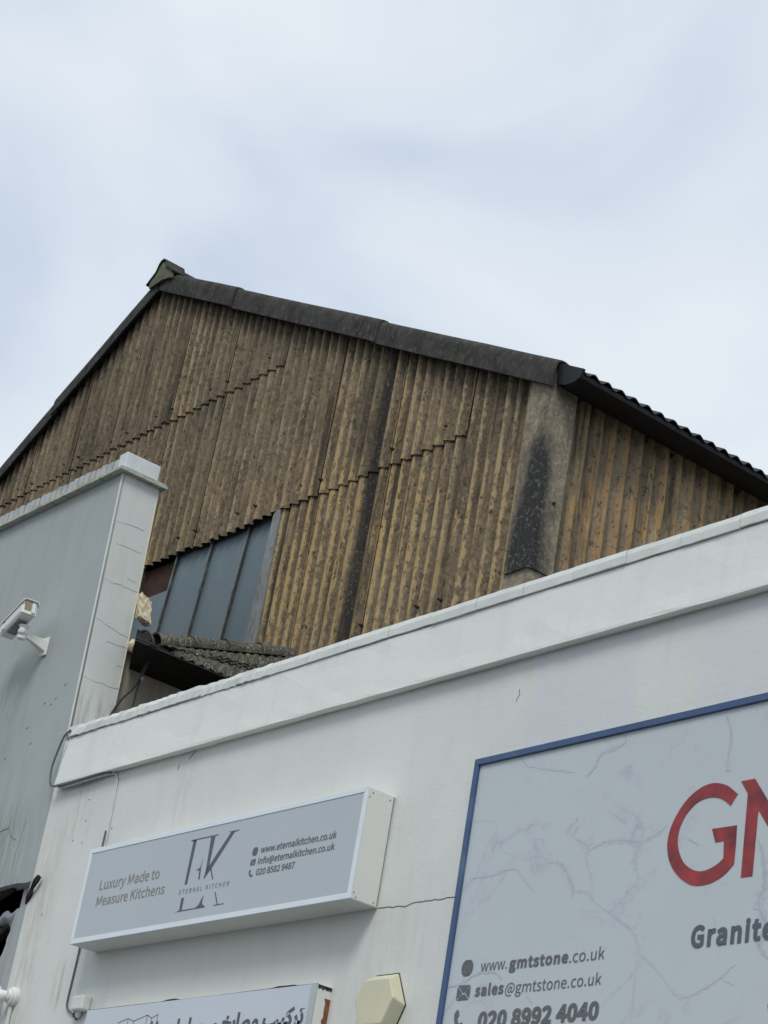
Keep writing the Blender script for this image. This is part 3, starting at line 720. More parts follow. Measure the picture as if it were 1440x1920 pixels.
hexa('soffit', [(-14.655, .45, 7.350), (-14.05, .125, 7.350), (-14.05, 1.70, 7.350), (-14.655, 1.70, 7.350), (-14.655, .45, 7.362), (-14.05, .125, 7.362), (-14.05, 1.70, 7.362), (-14.655, 1.70, 7.362)], 'dark', sh)
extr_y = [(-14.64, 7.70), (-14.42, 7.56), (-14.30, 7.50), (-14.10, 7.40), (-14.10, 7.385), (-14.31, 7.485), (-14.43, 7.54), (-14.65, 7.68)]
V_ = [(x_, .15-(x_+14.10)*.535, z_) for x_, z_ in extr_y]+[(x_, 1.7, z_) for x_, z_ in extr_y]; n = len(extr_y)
mesh('lead_apron', V_, [(i_, (i_+1) % n, n+(i_+1) % n, n+i_) for i_ in range(n)]+[tuple(range(n)), tuple(range(2*n-1, n-1, -1))], 'shade_and_lead', sh)

# ------------------------------------------------------------------ small things at the broken edge
def blob(name, c, r, mt, seed=0, sub=2, amp=.25, parent=None):
    bm = bmesh.new(); bmesh.ops.create_icosphere(bm, subdivisions=sub, radius=1); rnd = random.Random(seed); V_ = []
    for v in bm.verts:
        k_ = 1+amp*(math.sin(v.co.x*3.1+seed)*math.cos(v.co.y*4.3+seed*2)+.5*math.sin(v.co.z*6.7+seed*.7))
        V_.append((c[0]+v.co.x*r[0]*k_, c[1]+v.co.y*r[1]*k_, c[2]+v.co.z*r[2]*k_))
    bm.verts.index_update(); F_ = [tuple(v.index for v in f.verts) for f in bm.faces]; bm.free()
    return mesh(name, V_, F_, mt, parent)
def foam():
    bm = bmesh.new(); bmesh.ops.create_cube(bm, size=1); bmesh.ops.subdivide_edges(bm, edges=bm.edges[:], cuts=5, use_grid_fill=True); rn = random.Random(4); V_ = []
    for v in bm.verts:
        x_, y_, z_ = v.co; t = z_+.5
        V_.append((-14.60+x_*.10*(1-.3*t)+rn.uniform(-.007, .007), .435+y_*.11+(.5-t)*.035+rn.uniform(-.007, .007), 7.865+z_*.20-y_*.05+rn.uniform(-.008, .008)))
    bm.verts.index_update(); F_ = [tuple(v.index for v in f.verts) for f in bm.faces]; bm.free()
    return mesh('foam_block', V_, F_, 'foam')
tag(foam(), 'torn cream foam block stuck behind the pale grey pier', 'foam')
tag(blob('plaster_lump', (-14.60, .41, 7.53), (.06, .045, .055), 'foam', 3, 2, .12), 'pale rounded plaster lump low behind the pier edge', 'plaster')
cabA = [(-14.42, .36, 7.60), (-14.36, .38, 7.60), (-14.31, .415, 7.545), (-14.295, .43, 7.45), (-14.33, .42, 7.30), (-14.30, .35, 7.10), (-14.33, .26, 6.93), (-14.36, .20, 6.72), (-14.36, .20, 6.648)]
tag(tube('cable', cabA, .011, 'black'), 'black cable hanging from the lean-to eaves to the parapet beside the pier', 'cable')
cabB = [(-14.31, .425, 7.55), (-14.285, .44, 7.44), (-14.30, .40, 7.22), (-14.31, .38, 7.08), (-14.32, .375, 6.90), (-14.32, .33, 6.648)]
tag(tube('cable', cabB, .007, 'black'), 'thinner black cable dropping from the lean-to eaves, right of the thick one', 'cable')
tag(blob('cable_clip', (-14.30, .395, 7.17), (.018, .015, .022), 'steel', 5, 2, .2), 'small metal clip joining the two hanging black cables', 'clip')

# ------------------------------------------------------------------ lightbox sign
ek = thing('lightbox_sign', (-11.7, -.11, 4.727), 'white aluminium lightbox sign advertising made to measure kitchens', 'sign')
X0, X1, Z0, Z1, YF = -13.358, -10.063, 4.727, 5.432, -.222
box('box_body', X0+.004, X1-.004, YF+.012, -.001, Z0+.003, Z1-.003, 'boxside', ek, bevel=.003)
box('box_underside', X0+.006, X1-.006, YF+.014, -.002, Z0+.0005, Z0+.0028, 'boxunder', ek)
fwid = .036
def mitre(P_): return hexa('frame_rail', P_, 'alu', ek, bevel=.002)
yb = YF+.0115
mitre([(X0, YF, Z1), (X0+fwid, YF, Z1-fwid), (X0+fwid, yb, Z1-fwid), (X0, yb, Z1), (X1, YF, Z1), (X1-fwid, YF, Z1-fwid), (X1-fwid, yb, Z1-fwid), (X1, yb, Z1)])
mitre([(X0, YF, Z0), (X0+fwid, YF, Z0+fwid), (X0+fwid, yb, Z0+fwid), (X0, yb, Z0), (X1, YF, Z0), (X1-fwid, YF, Z0+fwid), (X1-fwid, yb, Z0+fwid), (X1, yb, Z0)])
mitre([(X0, YF+.0003, Z0+.001), (X0+fwid, YF+.0003, Z0+fwid+.001), (X0+fwid, yb, Z0+fwid+.001), (X0, yb, Z0+.001), (X0, YF+.0003, Z1-.001), (X0+fwid, YF+.0003, Z1-fwid-.001), (X0+fwid, yb, Z1-fwid-.001), (X0, yb, Z1-.001)])
mitre([(X1, YF+.0003, Z0+.001), (X1-fwid, YF+.0003, Z0+fwid+.001), (X1-fwid, yb, Z0+fwid+.001), (X1, yb, Z0+.001), (X1, YF+.0003, Z1-.001), (X1-fwid, YF+.0003, Z1-fwid-.001), (X1-fwid, yb, Z1-fwid-.001), (X1, yb, Z1-.001)])
pn = box('face_panel', X0+fwid-.004, X1-fwid+.004, YF+.004, YF+.0112, Z0+fwid-.004, Z1-fwid+.004, 'ekpanel', ek)
YT = YF+.0025
text('lettering', 'Luxury Made to', -13.108, -12.318, 5.100, 5.172, YT, 'brontext', pn, .004, ref='L')
text('lettering', 'Measure Kitchens', -13.108, -12.212, 4.981, 5.052, YT, 'brontext', pn, .004, ref='M')
text('lettering', 'ETERNAL KITCHEN', -12.012, -11.423, 4.952, 4.984, YT, 'darktext2', pn, 0, space=1.25)
text('lettering', 'www.eternalkitchen.co.uk', -11.121, -10.313, 5.134, 5.182, YT, 'darktext2', pn, .008, ref='k')
text('lettering', 'info@eternalkitchen.co.uk', -11.129, -10.312, 5.059, 5.106, YT, 'darktext2', pn, .008, ref='k')
text('lettering', '020 8582 9487', -11.128, -10.708, 4.987, 5.029, YT, 'darktext2', pn, .008, ref='0')
for P_ in [[(-11.966, 5.322), (-11.928, 5.322), (-11.937, 5.015), (-11.967, 5.017)], [(-12.005, 5.330), (-11.665, 5.330), (-11.666, 5.3235), (-11.927, 5.3225), (-11.93, 5.311), (-11.969, 5.318)],
           [(-11.752, 5.3233), (-11.702, 5.3233), (-11.707, 5.109), (-11.743, 5.029), (-11.736, 5.105)], [(-11.517, 5.325), (-11.471, 5.325), (-11.673, 5.093), (-11.74, 5.029), (-11.717, 5.106)],
           [(-11.544, 5.331), (-11.424, 5.331), (-11.426, 5.3252), (-11.477, 5.323), (-11.513, 5.323)], [(-11.799, 5.177), (-11.804, 5.128), (-11.791, 5.035), (-11.807, 5.035), (-11.818, 5.099), (-11.859, 5.105), (-11.814, 5.117)],
           [(-11.682, 5.091), (-11.67, 5.093), (-11.624, 5.016), (-11.636, 5.017)], [(-11.971, 4.924), (-11.939, 4.924), (-11.939, 4.8395), (-11.969, 4.8395)], [(-12.015, 4.831), (-11.973, 4.8390), (-11.662, 4.8365), (-11.66, 4.830)],
           [(-11.703, 4.915), (-11.703, 4.859), (-11.664, 4.8372), (-11.774, 4.8385), (-11.741, 4.855), (-11.725, 4.884)], [(-11.575, 4.924), (-11.564, 4.924), (-11.509, 4.8365), (-11.521, 4.8365)], [(-11.557, 4.836), (-11.441, 4.836), (-11.439, 4.830), (-11.555, 4.830)]]:
    prism('logo_stroke', P_, YT, YT+.0012, 'darktext', pn)
def disc_icon(cx_, cz, r, y, mt, parent, gap=None):
    """globe: disc with meridian and parallel lines left open"""
    cells = []
    for a0, a1 in ((-1, -.52), (-.44, -.04), (.04, .44), (.52, 1)):
        for b0, b1 in ((-.92, -.36), (-.29, .29), (.36, .92)):
            P_ = []
            for t in range(9):
                s = a0+(a1-a0)*t/8; P_.append((s*math.sqrt(max(0, 1-b0*b0)) if False else s, b0))
            q0 = [(a*math.sqrt(1-bb*bb), bb) for a, bb in [(a0, b0+(b1-b0)*t/6) for t in range(7)]]
            q1 = [(a*math.sqrt(1-bb*bb), bb) for a, bb in [(a1, b1+(b0-b1)*t/6) for t in range(7)]]
            prism('globe_icon', [(cx_+u*r, cz+v*r) for u, v in q0+q1], y, y+.0012, mt, parent)
def env_icon(x0, x1, z0, z1, y, mt, parent):
    cx_, cz = (x0+x1)/2, z0+(z1-z0)*.42; g = (x1-x0)*.045
    prism('envelope_icon', [(x0+g, z1), (x1-g, z1), (cx_, cz+g)], y, y+.0012, mt, parent)
    prism('envelope_icon', [(x0, z1-g*1.4), (cx_-g*2.6, cz+g*1.6), (x0, z0+g*1.4)], y, y+.0012, mt, parent)
    prism('envelope_icon', [(x1, z1-g*1.4), (cx_+g*2.6, cz+g*1.6), (x1, z0+g*1.4)], y, y+.0012, mt, parent)
    prism('envelope_icon', [(x0+g, z0), (x1-g, z0), (cx_+g*1.8, cz), (cx_, cz-g*1.8), (cx_-g*1.8, cz)], y, y+.0012, mt, parent)
def phone_icon(x0, x1, z0, z1, y, mt, parent):
    W, H_ = x1-x0, z1-z0
    P_ = [(.02, .80), (.20, 1.0), (.34, .98), (.46, .74), (.42, .66), (.33, .60), (.40, .42), (.58, .27), (.68, .36), (.78, .36), (1.0, .18), (.98, .08), (.80, 0), (.52, .03), (.22, .26), (.06, .52)]
    prism('phone_icon', [(x0+u*W, z0+v*H_) for u, v in P_], y, y+.0012, mt, parent)
disc_icon(-11.185, 5.152, .031, YT, 'darktext2', pn); env_icon(-11.215, -11.158, 5.060, 5.100, YT, 'darktext2', pn); phone_icon(-11.215, -11.163, 4.981, 5.033, YT, 'darktext2', pn)
for (y_, z_) in [(-.175, 5.40), (-.195, 5.37), (-.04, 5.395), (-.195, 4.77), (-.175, 4.745), (-.04, 4.75)]:
    lathe('rivet', (X1-.0045, y_, z_), (X1, y_, z_), [(0, .006), (.002, .005)], 'steel', ek, sides=8)
tube('corner_bead', [(X1-.004, -.012, Z0+.01), (X1-.004, -.012, Z1-.01)], .004, 'steel', ek, sides=6, sm=False)

# ------------------------------------------------------------------ stone company sign
gm = thing('marble_print_sign', (-7.6, -.03, 2.9), 'large blue-framed sign with marble print and red initials', 'sign')
GX0, GX1, GZ0, GZ1, GY = -9.275, -5.2, 2.9, 5.530, -.06
bw = .040
box('frame_rail', GX0, GX1, GY, -.001, GZ1-bw, GZ1, 'bluemet', gm, bevel=.003)
box('frame_rail', GX0, GX1, GY, -.001, GZ0, GZ0+bw, 'bluemet', gm, bevel=.003)
box('frame_rail', GX0, GX0+bw, GY, -.001, GZ0+bw+.0005, GZ1-bw-.0005, 'bluemet', gm, bevel=.003)
box('frame_rail', GX1-bw, GX1, GY, -.001, GZ0+bw+.0005, GZ1-bw-.0005, 'bluemet', gm, bevel=.003)
gp = box('face_panel', GX0+bw+.0005, GX1-bw-.0005, -.043, -.002, GZ0+bw+.0005, GZ1-bw-.0005, 'gmtpanel', gm)
GT = -.0460
text('lettering', 'www.', -8.970, -8.749, 4.247, 4.247+.066, GT, 'darktext2', gp, .0, ref='k')
text('lettering', 'gmtstone', -8.730, -8.264, 4.244, 4.244+.066, GT, 'darktext2', gp, .016, ref='k', space=1.06)
text('lettering', '.co.uk', -8.252, -7.988, 4.240, 4.240+.068, GT, 'darktext2', gp, .0, ref='k')
text('lettering', 'sales', -8.990, -8.752, 4.112, 4.112+.066, GT, 'darktext2', gp, .016, ref='l', space=1.06)
text('lettering', '@gmtstone.co.uk', -8.738, -7.990, 4.106, 4.106+.066, GT, 'darktext2', gp, .0, ref='k')
text('lettering', '020 8992 4040', -8.930, -7.982, 3.930, 4.022, GT, 'darktext2', gp, .020, ref='0', space=1.03)
text('lettering', 'Granite', -7.378, -6.915, 4.248, 4.358, GT, 'darktext', gp, .017, ref='G', wref='Granit', space=1.07)
disc_icon(-9.086, 4.276, .049, GT, 'darktext2', gp); env_icon(-9.144, -9.033, 4.096, 4.178, GT, 'darktext2', gp); phone_icon(-9.141, -9.045, 3.930, 4.043, GT, 'darktext2', gp)
G_ = [(-7.153, 5.014), (-7.22, 5.064), (-7.268, 5.085), (-7.331, 5.098), (-7.4, 5.09), (-7.466, 5.062), (-7.523, 5.019), (-7.57, 4.96), (-7.604, 4.892), (-7.616, 4.822), (-7.606, 4.762), (-7.582, 4.706), (-7.534, 4.647), (-7.473, 4.6), (-7.407, 4.569), (-7.338, 4.561), (-7.263, 4.571), (-7.192, 4.6), (-7.135, 4.647), (-7.134, 4.739), (-7.139, 4.848), (-7.307, 4.851), (-7.276, 4.777), (-7.218, 4.777), (-7.21, 4.685), (-7.252, 4.658), (-7.31, 4.639), (-7.363, 4.636), (-7.418, 4.652), (-7.478, 4.69), (-7.516, 4.739), (-7.538, 4.789), (-7.544, 4.837), (-7.534, 4.895), (-7.499, 4.956), (-7.442, 5.002), (-7.39, 5.02), (-7.329, 5.022), (-7.274, 5.009), (-7.233, 4.987), (-7.195, 4.958)]
def arc_smooth(P_): return [(v.x, v.z) for v in smoothpath([(x_, 0, z_) for x_, z_ in P_], 4)]
prism('letter', arc_smooth(G_[:19])+G_[19:25]+arc_smooth(G_[24:41])[1:], GT, GT+.0018, 'red', gp)
xm = -6.84
half = [(-7.137, 5.079), (-7.045, 5.079), (xm, 4.815)]; low = [(xm, 4.70), (-7.004, 4.911), (-7.005, 4.572), (-7.080, 4.572), (-7.084, 5.007)]
prism('letter', half+[(2*xm-x_, z_) for x_, z_ in reversed(half[:-1])]+[(2*xm-x_, z_) for x_, z_ in reversed(low[1:])]+low, GT, GT+.0018, 'red', gp)
prism('red_mark', [(-6.80+.035*math.cos(t*.5236), 3.925+.035*math.sin(t*.5236)) for t in range(12)], GT, GT+.0018, 'red', gp)

M['vein'] = simple('grey_vein_print', (.405, .435, .475), .4, .08, 6, .25)
M['vein2'] = simple('faint_vein_print', (.468, .508, .540), .4, .05, 6, .25)
VY = [-.0432]
def vein(P_, w0, mt='vein'):
    vein1(P_, w0*2.2+.004, 'vein2')
    if mt == 'vein': vein1(P_, w0*.9, 'vein')
def vein1(P_, w0, mt):
    Q = smoothpath([(x_, 0, z_) for x_, z_ in P_], 7); n = len(Q); up_ = []; dn = []
    for i_, q in enumerate(Q):
        d = Q[min(i_+1, n-1)]-Q[max(i_-1, 0)]; l = max(d.length, 1e-6); nx, nz = -d.z/l, d.x/l
        w_ = w0*(.25+.75*abs(math.sin(i_*.9+P_[0][0]*7)))*random.uniform(.5, 1.3)*min(1, .15+3*min(i_, n-1-i_)/n)
        jx, jz = random.uniform(-.004, .004), random.uniform(-.004, .004)
        up_.append((q.x+nx*w_+jx, q.z+nz*w_+jz)); dn.append((q.x-nx*w_+jx, q.z-nz*w_+jz))
    VY[0] -= .00004; V_ = [(x_, VY[0], z_) for x_, z_ in up_]+[(x_, VY[0], z_) for x_, z_ in dn]
    mesh('printed_vein', V_, [(i_, i_+1, n+i_+1, n+i_) for i_ in range(n-1)], mt, gp)
vein([(-9.222, 5.143), (-9.124, 5.137), (-9.028, 5.11), (-8.993, 5.04), (-8.933, 4.932)], 0.004, 'vein2')
vein([(-8.933, 4.932), (-8.777, 4.877), (-8.605, 4.822)], 0.003, 'vein2')
vein([(-8.582, 4.805), (-8.484, 4.815), (-8.399, 4.777), (-8.339, 4.709), (-8.3, 4.65), (-8.29, 4.595)], 0.012)
vein([(-8.296, 4.63), (-8.179, 4.611), (-8.135, 4.573), (-8.102, 4.543)], 0.006)
vein([(-8.329, 4.927), (-8.246, 4.889), (-8.201, 4.849)], 0.008)
vein([(-8.201, 4.849), (-8.093, 4.877), (-7.944, 4.871), (-7.813, 4.848), (-7.676, 4.884), (-7.636, 4.912)], 0.008)
vein([(-8.21, 4.844), (-8.219, 4.79), (-8.164, 4.689), (-8.136, 4.58)], 0.003, 'vein2')
vein([(-8.102, 4.543), (-7.971, 4.471), (-7.812, 4.378), (-7.755, 4.297), (-7.73, 4.244), (-7.643, 4.187), (-7.545, 4.105)], 0.003)
vein([(-7.737, 3.895), (-7.746, 4.007), (-7.748, 4.132), (-7.746, 4.232)], 0.003, 'vein2')
vein([(-7.545, 4.105), (-7.468, 4.032), (-7.38, 4.002), (-7.254, 4.035), (-7.162, 4.077), (-7.059, 4.141)], 0.004)
vein([(-8.9, 5.496), (-8.8, 5.414)], 0.004)
vein([(-8.8, 5.414), (-8.587, 5.366), (-8.398, 5.316)], 0.002, 'vein2')
vein([(-8.304, 5.28), (-8.244, 5.327), (-8.199, 5.398), (-8.032, 5.427), (-8.032, 5.484)], 0.005)
vein([(-7.296, 5.48), (-7.236, 5.336), (-7.251, 5.179), (-7.213, 5.147)], 0.006)
vein([(-9.158, 4.8), (-9.009, 4.798), (-8.816, 4.818), (-8.711, 4.75), (-8.603, 4.655)], 0.003, 'vein2')
vein([(-6.988, 4.757), (-6.944, 4.652), (-6.921, 4.514), (-6.951, 4.432), (-6.89, 4.306), (-6.927, 4.225), (-6.857, 4.148)], 0.014)
vein([(-9.253, 4.174), (-9.109, 4.191), (-8.994, 4.238), (-8.85, 4.234), (-8.779, 4.188)], 0.004)
vein([(-7.475, 4.819), (-7.384, 4.775)], 0.008)
vein([(-8.561, 4.086), (-8.504, 4.043)], 0.003)
vein([(-7.162, 4.077), (-7.062, 4.034)], 0.003, 'vein2')

# ------------------------------------------------------------------ lower sign with Arabic lettering
ar = thing('arabic_sign', (-11.7, -.06, 3.4), 'white shop sign with Arabic lettering and rusty side below the lightbox', 'sign')
AX0, AX1, AZ0, AZ1 = -13.075, -10.388, 3.4, 4.262
box('box_body', AX0+.003, AX1-.003, -.108, -.001, AZ0, AZ1-.003, 'boxside', ar, bevel=.003)
ap = box('face_panel', AX0, AX1-.055, -.120, -.109, AZ0, AZ1, 'arpanel', ar)
box('frame_rail', AX1-.0545, AX1, -.122, -.109, AZ0, AZ1, 'steel_light', ar, bevel=.002) if 'steel_light' in M else None
M['steel_light'] = simple('pale_steel_trim', (.42, .47, .49), .45, .08, 6, .4)
box('frame_rail', AX1-.0545, AX1, -.122, -.109, AZ0, AZ1, 'steel_light', ar, bevel=.002)
# rust along the top and rear of the exposed side
def ragged(name, y0, y1, z0, z1, x_, mt, parent, n=14, vert=True):
    P_ = []
    for i_ in range(n+1):
        f = i_/n; P_.append((y1-(y1-y0)*(.55+.45*random.random()), z0+(z1-z0)*f) if vert else (y0+(y1-y0)*f, z1-(z1-z0)*(.5+.5*random.random())))
    P_ += [(y1, z1), (y1, z0)] if vert else [(y1, z1), (y0, z1)]
    m_ = len(P_); V_ = [(x_, a, b) for a, b in P_]+[(x_+.003, a, b) for a, b in P_]
    return mesh(name, V_, [tuple(range(m_)), tuple(range(2*m_-1, m_-1, -1))]+[(i_, (i_+1) % m_, m_+(i_+1) % m_, m_+i_) for i_ in range(m_)], mt, parent)
ragged('rust_scab', -.045, -.002, 3.6, 4.19, AX1-.0025, 'rust', ar, 22)
ragged('rust_scab', -.105, -.003, 4.235, 4.262, AX1-.0026, 'char', ar, 12, False)
tube('top_sealant', [(AX0, -.112, AZ1+.001), (-12.5, -.112, AZ1+.002), (-11.6, -.112, AZ1), (-10.8, -.112, AZ1+.003), (AX1, -.112, AZ1)], .004, 'mortar', ar, sides=6)
blob('sealant_lump', (-12.02, -.112, AZ1+.004), (.09, .008, .010), 'mortar', 2, 2, .3, ar); blob('sealant_lump', (-10.72, -.112, AZ1+.003), (.14, .008, .010), 'mortar', 4, 2, .3, ar)
# Arabic words as shaped presentation forms, left to right in visual order
logical = ['\uFE97\uFEAE\uFEDB\uFEF4\uFE90', '\uFEE3\uFEC4\uFE8E\uFE91\uFEA6', '\uFEED', '\uFEA3\uFEE4\uFE8E\uFEE3\uFE8E\uFE95', '\uFED3\uFE8E']
vis = ' '.join(reversed([w_[::-1] for w_ in logical]))
text('lettering', vis, -12.20, -10.462, 4.028, 4.136, -.1215, 'darktext', ap, .026, F_AR, ref=vis)
def line(name, p, q, wd, y, mt, parent):
    (a, b), (c, d) = p, q; l = math.hypot(c-a, d-b); nx, nz = -(d-b)/l*wd/2, (c-a)/l*wd/2
    return prism(name, [(a+nx, b+nz), (c+nx, d+nz), (c-nx, d-nz), (a-nx, b-nz)], y, y+.0012, mt, parent)
for p, q in [((-12.62, 4.150), (-12.50, 4.172)), ((-12.50, 4.172), (-12.42, 4.15)), ((-12.62, 4.150), (-12.62, 3.99)), ((-12.50, 4.172), (-12.50, 3.98)), ((-12.42, 4.15), (-12.26, 4.182)), ((-12.42, 4.15), (-12.42, 3.98)), ((-12.26, 4.182), (-12.26, 4.0)), ((-12.26, 4.182), (-12.20, 4.158)), ((-12.20, 4.158), (-12.13, 4.178)), ((-12.13, 4.178), (-12.13, 4.0)), ((-12.20, 4.158), (-12.20, 4.0))]:
    line('cabinet_drawing', p, q, .005, -.1213, 'darktext2', ap)
prism('printed_bar', [(-12.80, 4.125), (-12.68, 4.128), (-12.68, 4.05), (-12.80, 4.05)], -.1213, -.1201, 'darktext', ap)

# ------------------------------------------------------------------ alarm bell box
al = thing('alarm_box', (-9.82, -.05, 3.9), 'cream hexagonal alarm box on the white wall between the signs', 'alarm')
fr = [(-9.945, 4.252), (-9.705, 4.252), (-9.645, 4.135), (-9.725, 3.985), (-9.935, 3.985), (-10.012, 4.140)]
bk = [(-9.960, 4.306), (-9.752, 4.306), (-9.645, 4.112), (-9.735, 3.930), (-9.955, 3.930), (-10.055, 4.120)]
fr = [(x_*.995-.045, z_) for x_, z_ in fr]
mids = [((a[0]*.25+b[0]*.75), (a[1]*.25+b[1]*.75)) for a, b in zip(fr, bk)]
V_ = [(x_, -.105, z_) for x_, z_ in fr]+[(x_, -.001, z_) for x_, z_ in bk]
mesh('cover', V_, [tuple(range(6)), tuple(range(11, 5, -1))]+[(i_, (i_+1) % 6, 6+(i_+1) % 6, 6+i_) for i_ in range(6)], 'cream', al, bevel=.008)
bkc = (sum(x_ for x_, _ in bk)/6, sum(z_ for _, z_ in bk)/6)
prism('base_plate', [(bkc[0]+(x_-bkc[0])*1.014, bkc[1]+(z_-bkc[1])*1.014) for x_, z_ in bk], -.006, -.0005, 'black', al)

# ------------------------------------------------------------------ security camera on the grey wall
cc = thing('cctv_camera', (-15.33, 0, 7.44), 'boxy white security camera on an arm bracket on the blue-grey wall', 'camera')
box('wall_plate', -15.385, -15.285, -.022, -.0005, 7.43, 7.595, 'cctv', cc, bevel=.008)
def loft(name, secs, mt, parent, bevel=0):
    """secs: lists of 4 corner points"""
    V_ = [p for s in secs for p in s]; n = len(secs[0])
    F_ = [(i_*n+k_, i_*n+(k_+1) % n, (i_+1)*n+(k_+1) % n, (i_+1)*n+k_) for i_ in range(len(secs)-1) for k_ in range(n)]+[tuple(range(n)), tuple(range((len(secs)-1)*n, len(secs)*n))]
    return mesh(name, V_, F_, mt, parent, bevel=bevel)
def rect(cx_, y, cz, wx, wz): return [(cx_-wx, y, cz-wz), (cx_+wx, y, cz-wz), (cx_+wx, y, cz+wz), (cx_-wx, y, cz+wz)]
loft('arm', [rect(-15.335, -.02, 7.515, .042, .055), rect(-15.335, -.08, 7.525, .030, .040), rect(-15.335, -.16, 7.54, .022, .028), rect(-15.335, -.235, 7.55, .020, .024)], 'cctv', cc, bevel=.006)
J = (-15.335, -.24, 7.495)
lathe('joint', J, (J[0], J[1], 9), [(t_*.74, r_) for t_, r_ in [(0, .018), (.004, .030), (.010, .036), (.055, .036), (.058, .030), (.064, .038), (.082, .043), (.105, .043), (.122, .036), (.126, .032), (.150, .040), (.168, .046)]], 'cctv', cc)
lathe('joint_knob', (J[0]+.025, J[1]-.02, J[2]+.068), (J[0]+1, J[1]-.8, J[2]+.068), [(0, .026), (.020, .026), (.024, .020)], 'cctv', cc, sides=14)
# housing along the wall, front end towards +x
HB = Matrix.Translation((-15.455, -.25, 7.69)) @ Matrix.Rotation(R(-8), 4, 'Z') @ Matrix.Rotation(R(-11), 4, 'Y') @ Matrix.Scale(1.08, 4)
def hb(name, x0, x1, y0, y1, z0, z1, mt, bevel=0, par=None):
    V_ = [HB @ Vector(p) for p in [(x0, y0, z0), (x1, y0, z0), (x1, y1, z0), (x0, y1, z0), (x0, y0, z1), (x1, y0, z1), (x1, y1, z1), (x0, y1, z1)]]
    return hexa(name, V_, mt, par or cc, bevel)
hb('mount_plate', -.12, .12, -.035, .035, -.066, -.058, 'steel', .002)
V_ = []
sec = [(-.050, -.055), (.050, -.055), (.062, -.030), (.062, .045), (.045, .062), (-.045, .062), (-.062, .045), (-.062, -.030)]
V_ = [HB @ Vector((xx, a, b)) for xx in (-.22, .20) for a, b in sec]; n = 8
mesh('housing', V_, [tuple(range(8)), tuple(range(15, 7, -1))]+[(i_, (i_+1) % 8, 8+(i_+1) % 8, 8+i_) for i_ in range(8)], 'cctv', cc, bevel=.004)
sec2 = [(-.070, .040), (-.070, .050), (-.048, .072), (.048, .072), (.070, .050), (.070, .040), (.066, .040), (.066, .048), (.046, .067), (-.046, .067), (-.066, .048), (-.066, .040)]
V_ = [HB @ Vector((xx, a, b)) for xx in (-.235, .245) for a, b in sec2]; n = 12
mesh('sunshield', V_, [tuple(range(12)), tuple(range(23, 11, -1))]+[(i_, (i_+1) % 12, 12+(i_+1) % 12, 12+i_) for i_ in range(12)], 'cctv', cc)
hb('front_bezel', .2005, .222, -.060, .060, -.050, .058, 'cctv', .006)
hb('front_window', .2225, .226, -.044, .010, -.018, .045, 'amber')
hb('front_rib', .2225, .240, .014, .040, -.040, .050, 'cctv', .004)
hb('side_latch', -.16, -.125, -.070, -.0625, -.040, .015, 'cctv', .003)
hb('latch_slot', -.155, -.130, -.0668, -.0628, .017, .034, 'black')
hb('cable_gland', -.06, -.02, -.02, .02, -.072, -.0562, 'steel', .004)

# bullet camera low at the left edge
bc = thing('bullet_camera', (-14.45, 0, 4.38), 'white bullet security camera with dark face beside the burnt hole', 'camera')
lathe('base', (-14.42, -.0005, 4.475), (-14.42, -1, 4.475), [(0, .072), (.03, .072), (.034, .064), (.052, .060), (.056, .045), (.070, .036)], 'cctv', bc)
d_ = Vector((-.55, -.62, -.22)).normalized(); p0 = Vector((-14.43, -.06, 4.478))
lathe('body', p0, p0+d_, [(0, .030), (.03, .040), (.05, .048), (.24, .050), (.245, .046)], 'cctv', bc)
lathe('face', p0+d_*.2455, p0+d_*2, [(0, .047), (.012, .046), (.014, .030)], 'lens', bc)
tube('visor', [p0+d_*.06+Vector((0, 0, .045)), p0+d_*.30+Vector((0, 0, .045))], .026, 'cctv', bc, sm=False)
tube('conduit', [(-14.42, -.018, 4.40), (-14.42, -.016, 4.20), (-14.42, -.016, 3.2)], .016, 'cablewhite', bc, sm=False)

# ------------------------------------------------------------------ cables on the white wall
tag(tube('cable', [(-14.44, -.05, 6.60), (-14.508, -.06, 6.55), (-14.556, -.06, 6.439), (-14.589, -.06, 6.324), (-14.573, -.062, 6.225), (-14.53, -.07, 6.155), (-14.463, -.07, 6.128), (-14.333, -.062, 6.123), (-13.973, -.058, 6.128), (-13.72, -.05, 6.136), (-13.66, -.03, 6.13)], .0085, 'cablegrey'), 'dark cable looping off the parapet end and along under the band', 'cable')
tag(tube('cable', [(-14.42, -.045, 6.118), (-14.2, -.045, 6.112), (-13.95, -.044, 6.118), (-13.72, -.03, 6.126), (-13.63, -.014, 6.12), (-13.585, -.011, 6.08), (-13.58, -.010, 6.02), (-13.56, -.010, 5.80), (-13.555, -.009, 5.56), (-13.57, -.009, 5.1), (-13.58, -.009, 4.775)], .0075, 'cablewhite'), 'pale painted cable bending down from the band to the lightbox', 'cable')
tag(tube('cable', [(-13.556, -.0265, 5.66), (-13.558, -.026, 5.50), (-13.57, -.026, 5.1), (-13.58, -.012, 4.775), (-13.588, -.010, 4.55), (-13.594, -.009, 4.40), (-13.575, -.009, 4.34), (-13.52, -.012, 4.31), (-13.46, -.012, 4.285), (-13.40, -.012, 4.245)], .0075, 'cablegrey'), 'dark cable running down the wall left of the lower sign', 'cable')
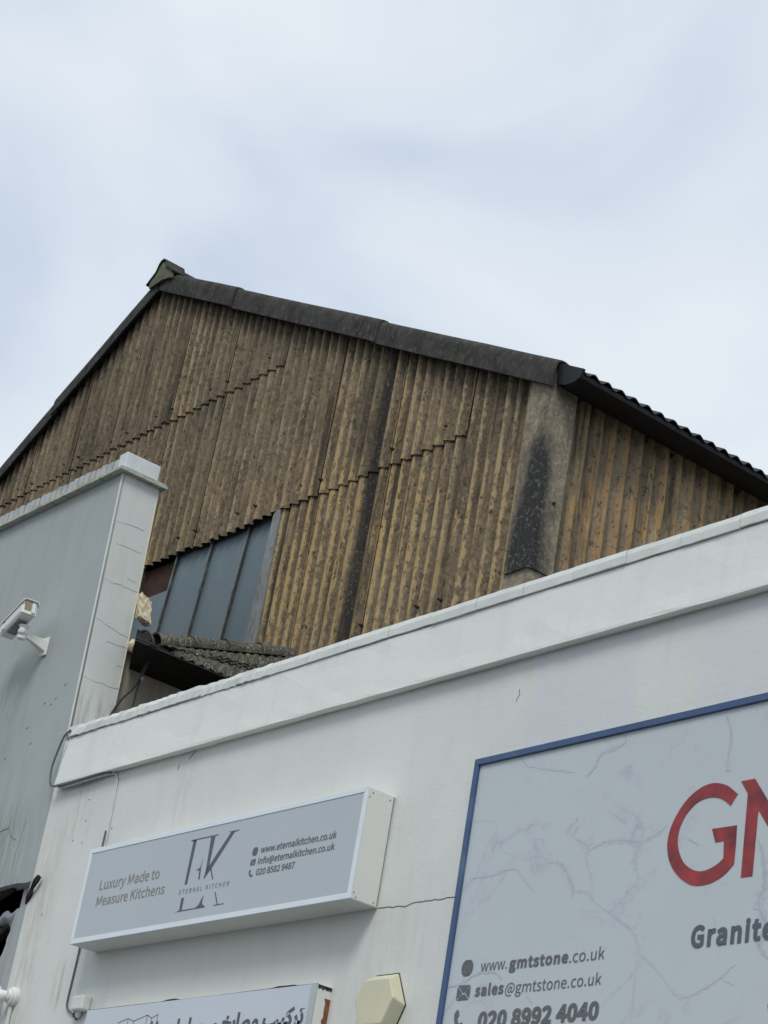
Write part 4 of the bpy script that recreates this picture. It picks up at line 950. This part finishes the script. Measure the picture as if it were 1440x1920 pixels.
jb = thing('junction_box', (-13.33, -.03, 4.28), 'small white junction box on the wall left of the lower sign', 'junction box')
box('cover', -13.415, -13.255, -.075, -.0005, 4.295, 4.40, 'white', jb, bevel=.012)
lathe('cable_gland', (-13.36, -.03, 4.296), (-13.36, -.03, 3), [(0, .022), (.03, .022), (.045, .012)], 'cablewhite', jb, sides=10)
lathe('cable_gland', (-13.40, -.03, 4.296), (-13.44, -.03, 4.2), [(0, .014), (.03, .014), (.04, .009)], 'cablegrey', jb, sides=10)

# ------------------------------------------------------------------ wreckage in the burnt hole
tag(tube('charred_batten', [(-14.415, -.035, 5.405), (-14.44, -.045, 5.37), (-14.50, -.03, 5.325), (-14.555, -.012, 5.262), (-14.61, .01, 5.215), (-14.70, .06, 5.17)], [.020, .026, .015, .024, .014, .022], 'char', sides=5, sm=False), 'charred batten poking out of the burnt hole over the white wall', 'timber')
V_ = []; F_ = []
nx_, nz_ = 8, 6
for j in range(nz_+1):
    for i_ in range(nx_+1):
        u = i_/nx_; v = j/nz_
        V_.append((-15.12+.37*u-.03*v*u, .05+.05*math.sin(u*5)*v+.03*math.cos(v*4+u*3), 5.21-.02*u+.02*math.sin(u*7)-(.14-.035*math.sin(u*4))*v))
F_ = [(j*(nx_+1)+i_, j*(nx_+1)+i_+1, (j+1)*(nx_+1)+i_+1, (j+1)*(nx_+1)+i_) for j in range(nz_) for i_ in range(nx_)]
o = mesh('metal_flashing', V_, F_, simple('dull_grey_sheet', (.20, .22, .25), .5, .15, 8, .4), smooth=True)
md = o.modifiers.new('thickness', 'SOLIDIFY'); md.thickness = .003
tag(o, 'crumpled grey metal sheet hanging inside the burnt hole', 'metal sheet')
tag(tube('charred_batten', [(-15.3, .10, 5.36), (-15.02, .08, 5.405), (-14.98, .05, 5.44)], [.03, .022], 'char', sides=7, sm=False), 'short charred stub at the top left of the burnt hole', 'timber')
tag(tube('charred_batten', [(-15.6, .25, 5.02), (-15.1, .22, 5.2), (-14.66, .2, 5.30)], [.05, .04], 'char', sides=6, sm=False), 'blackened beam lying across inside the burnt hole', 'timber')
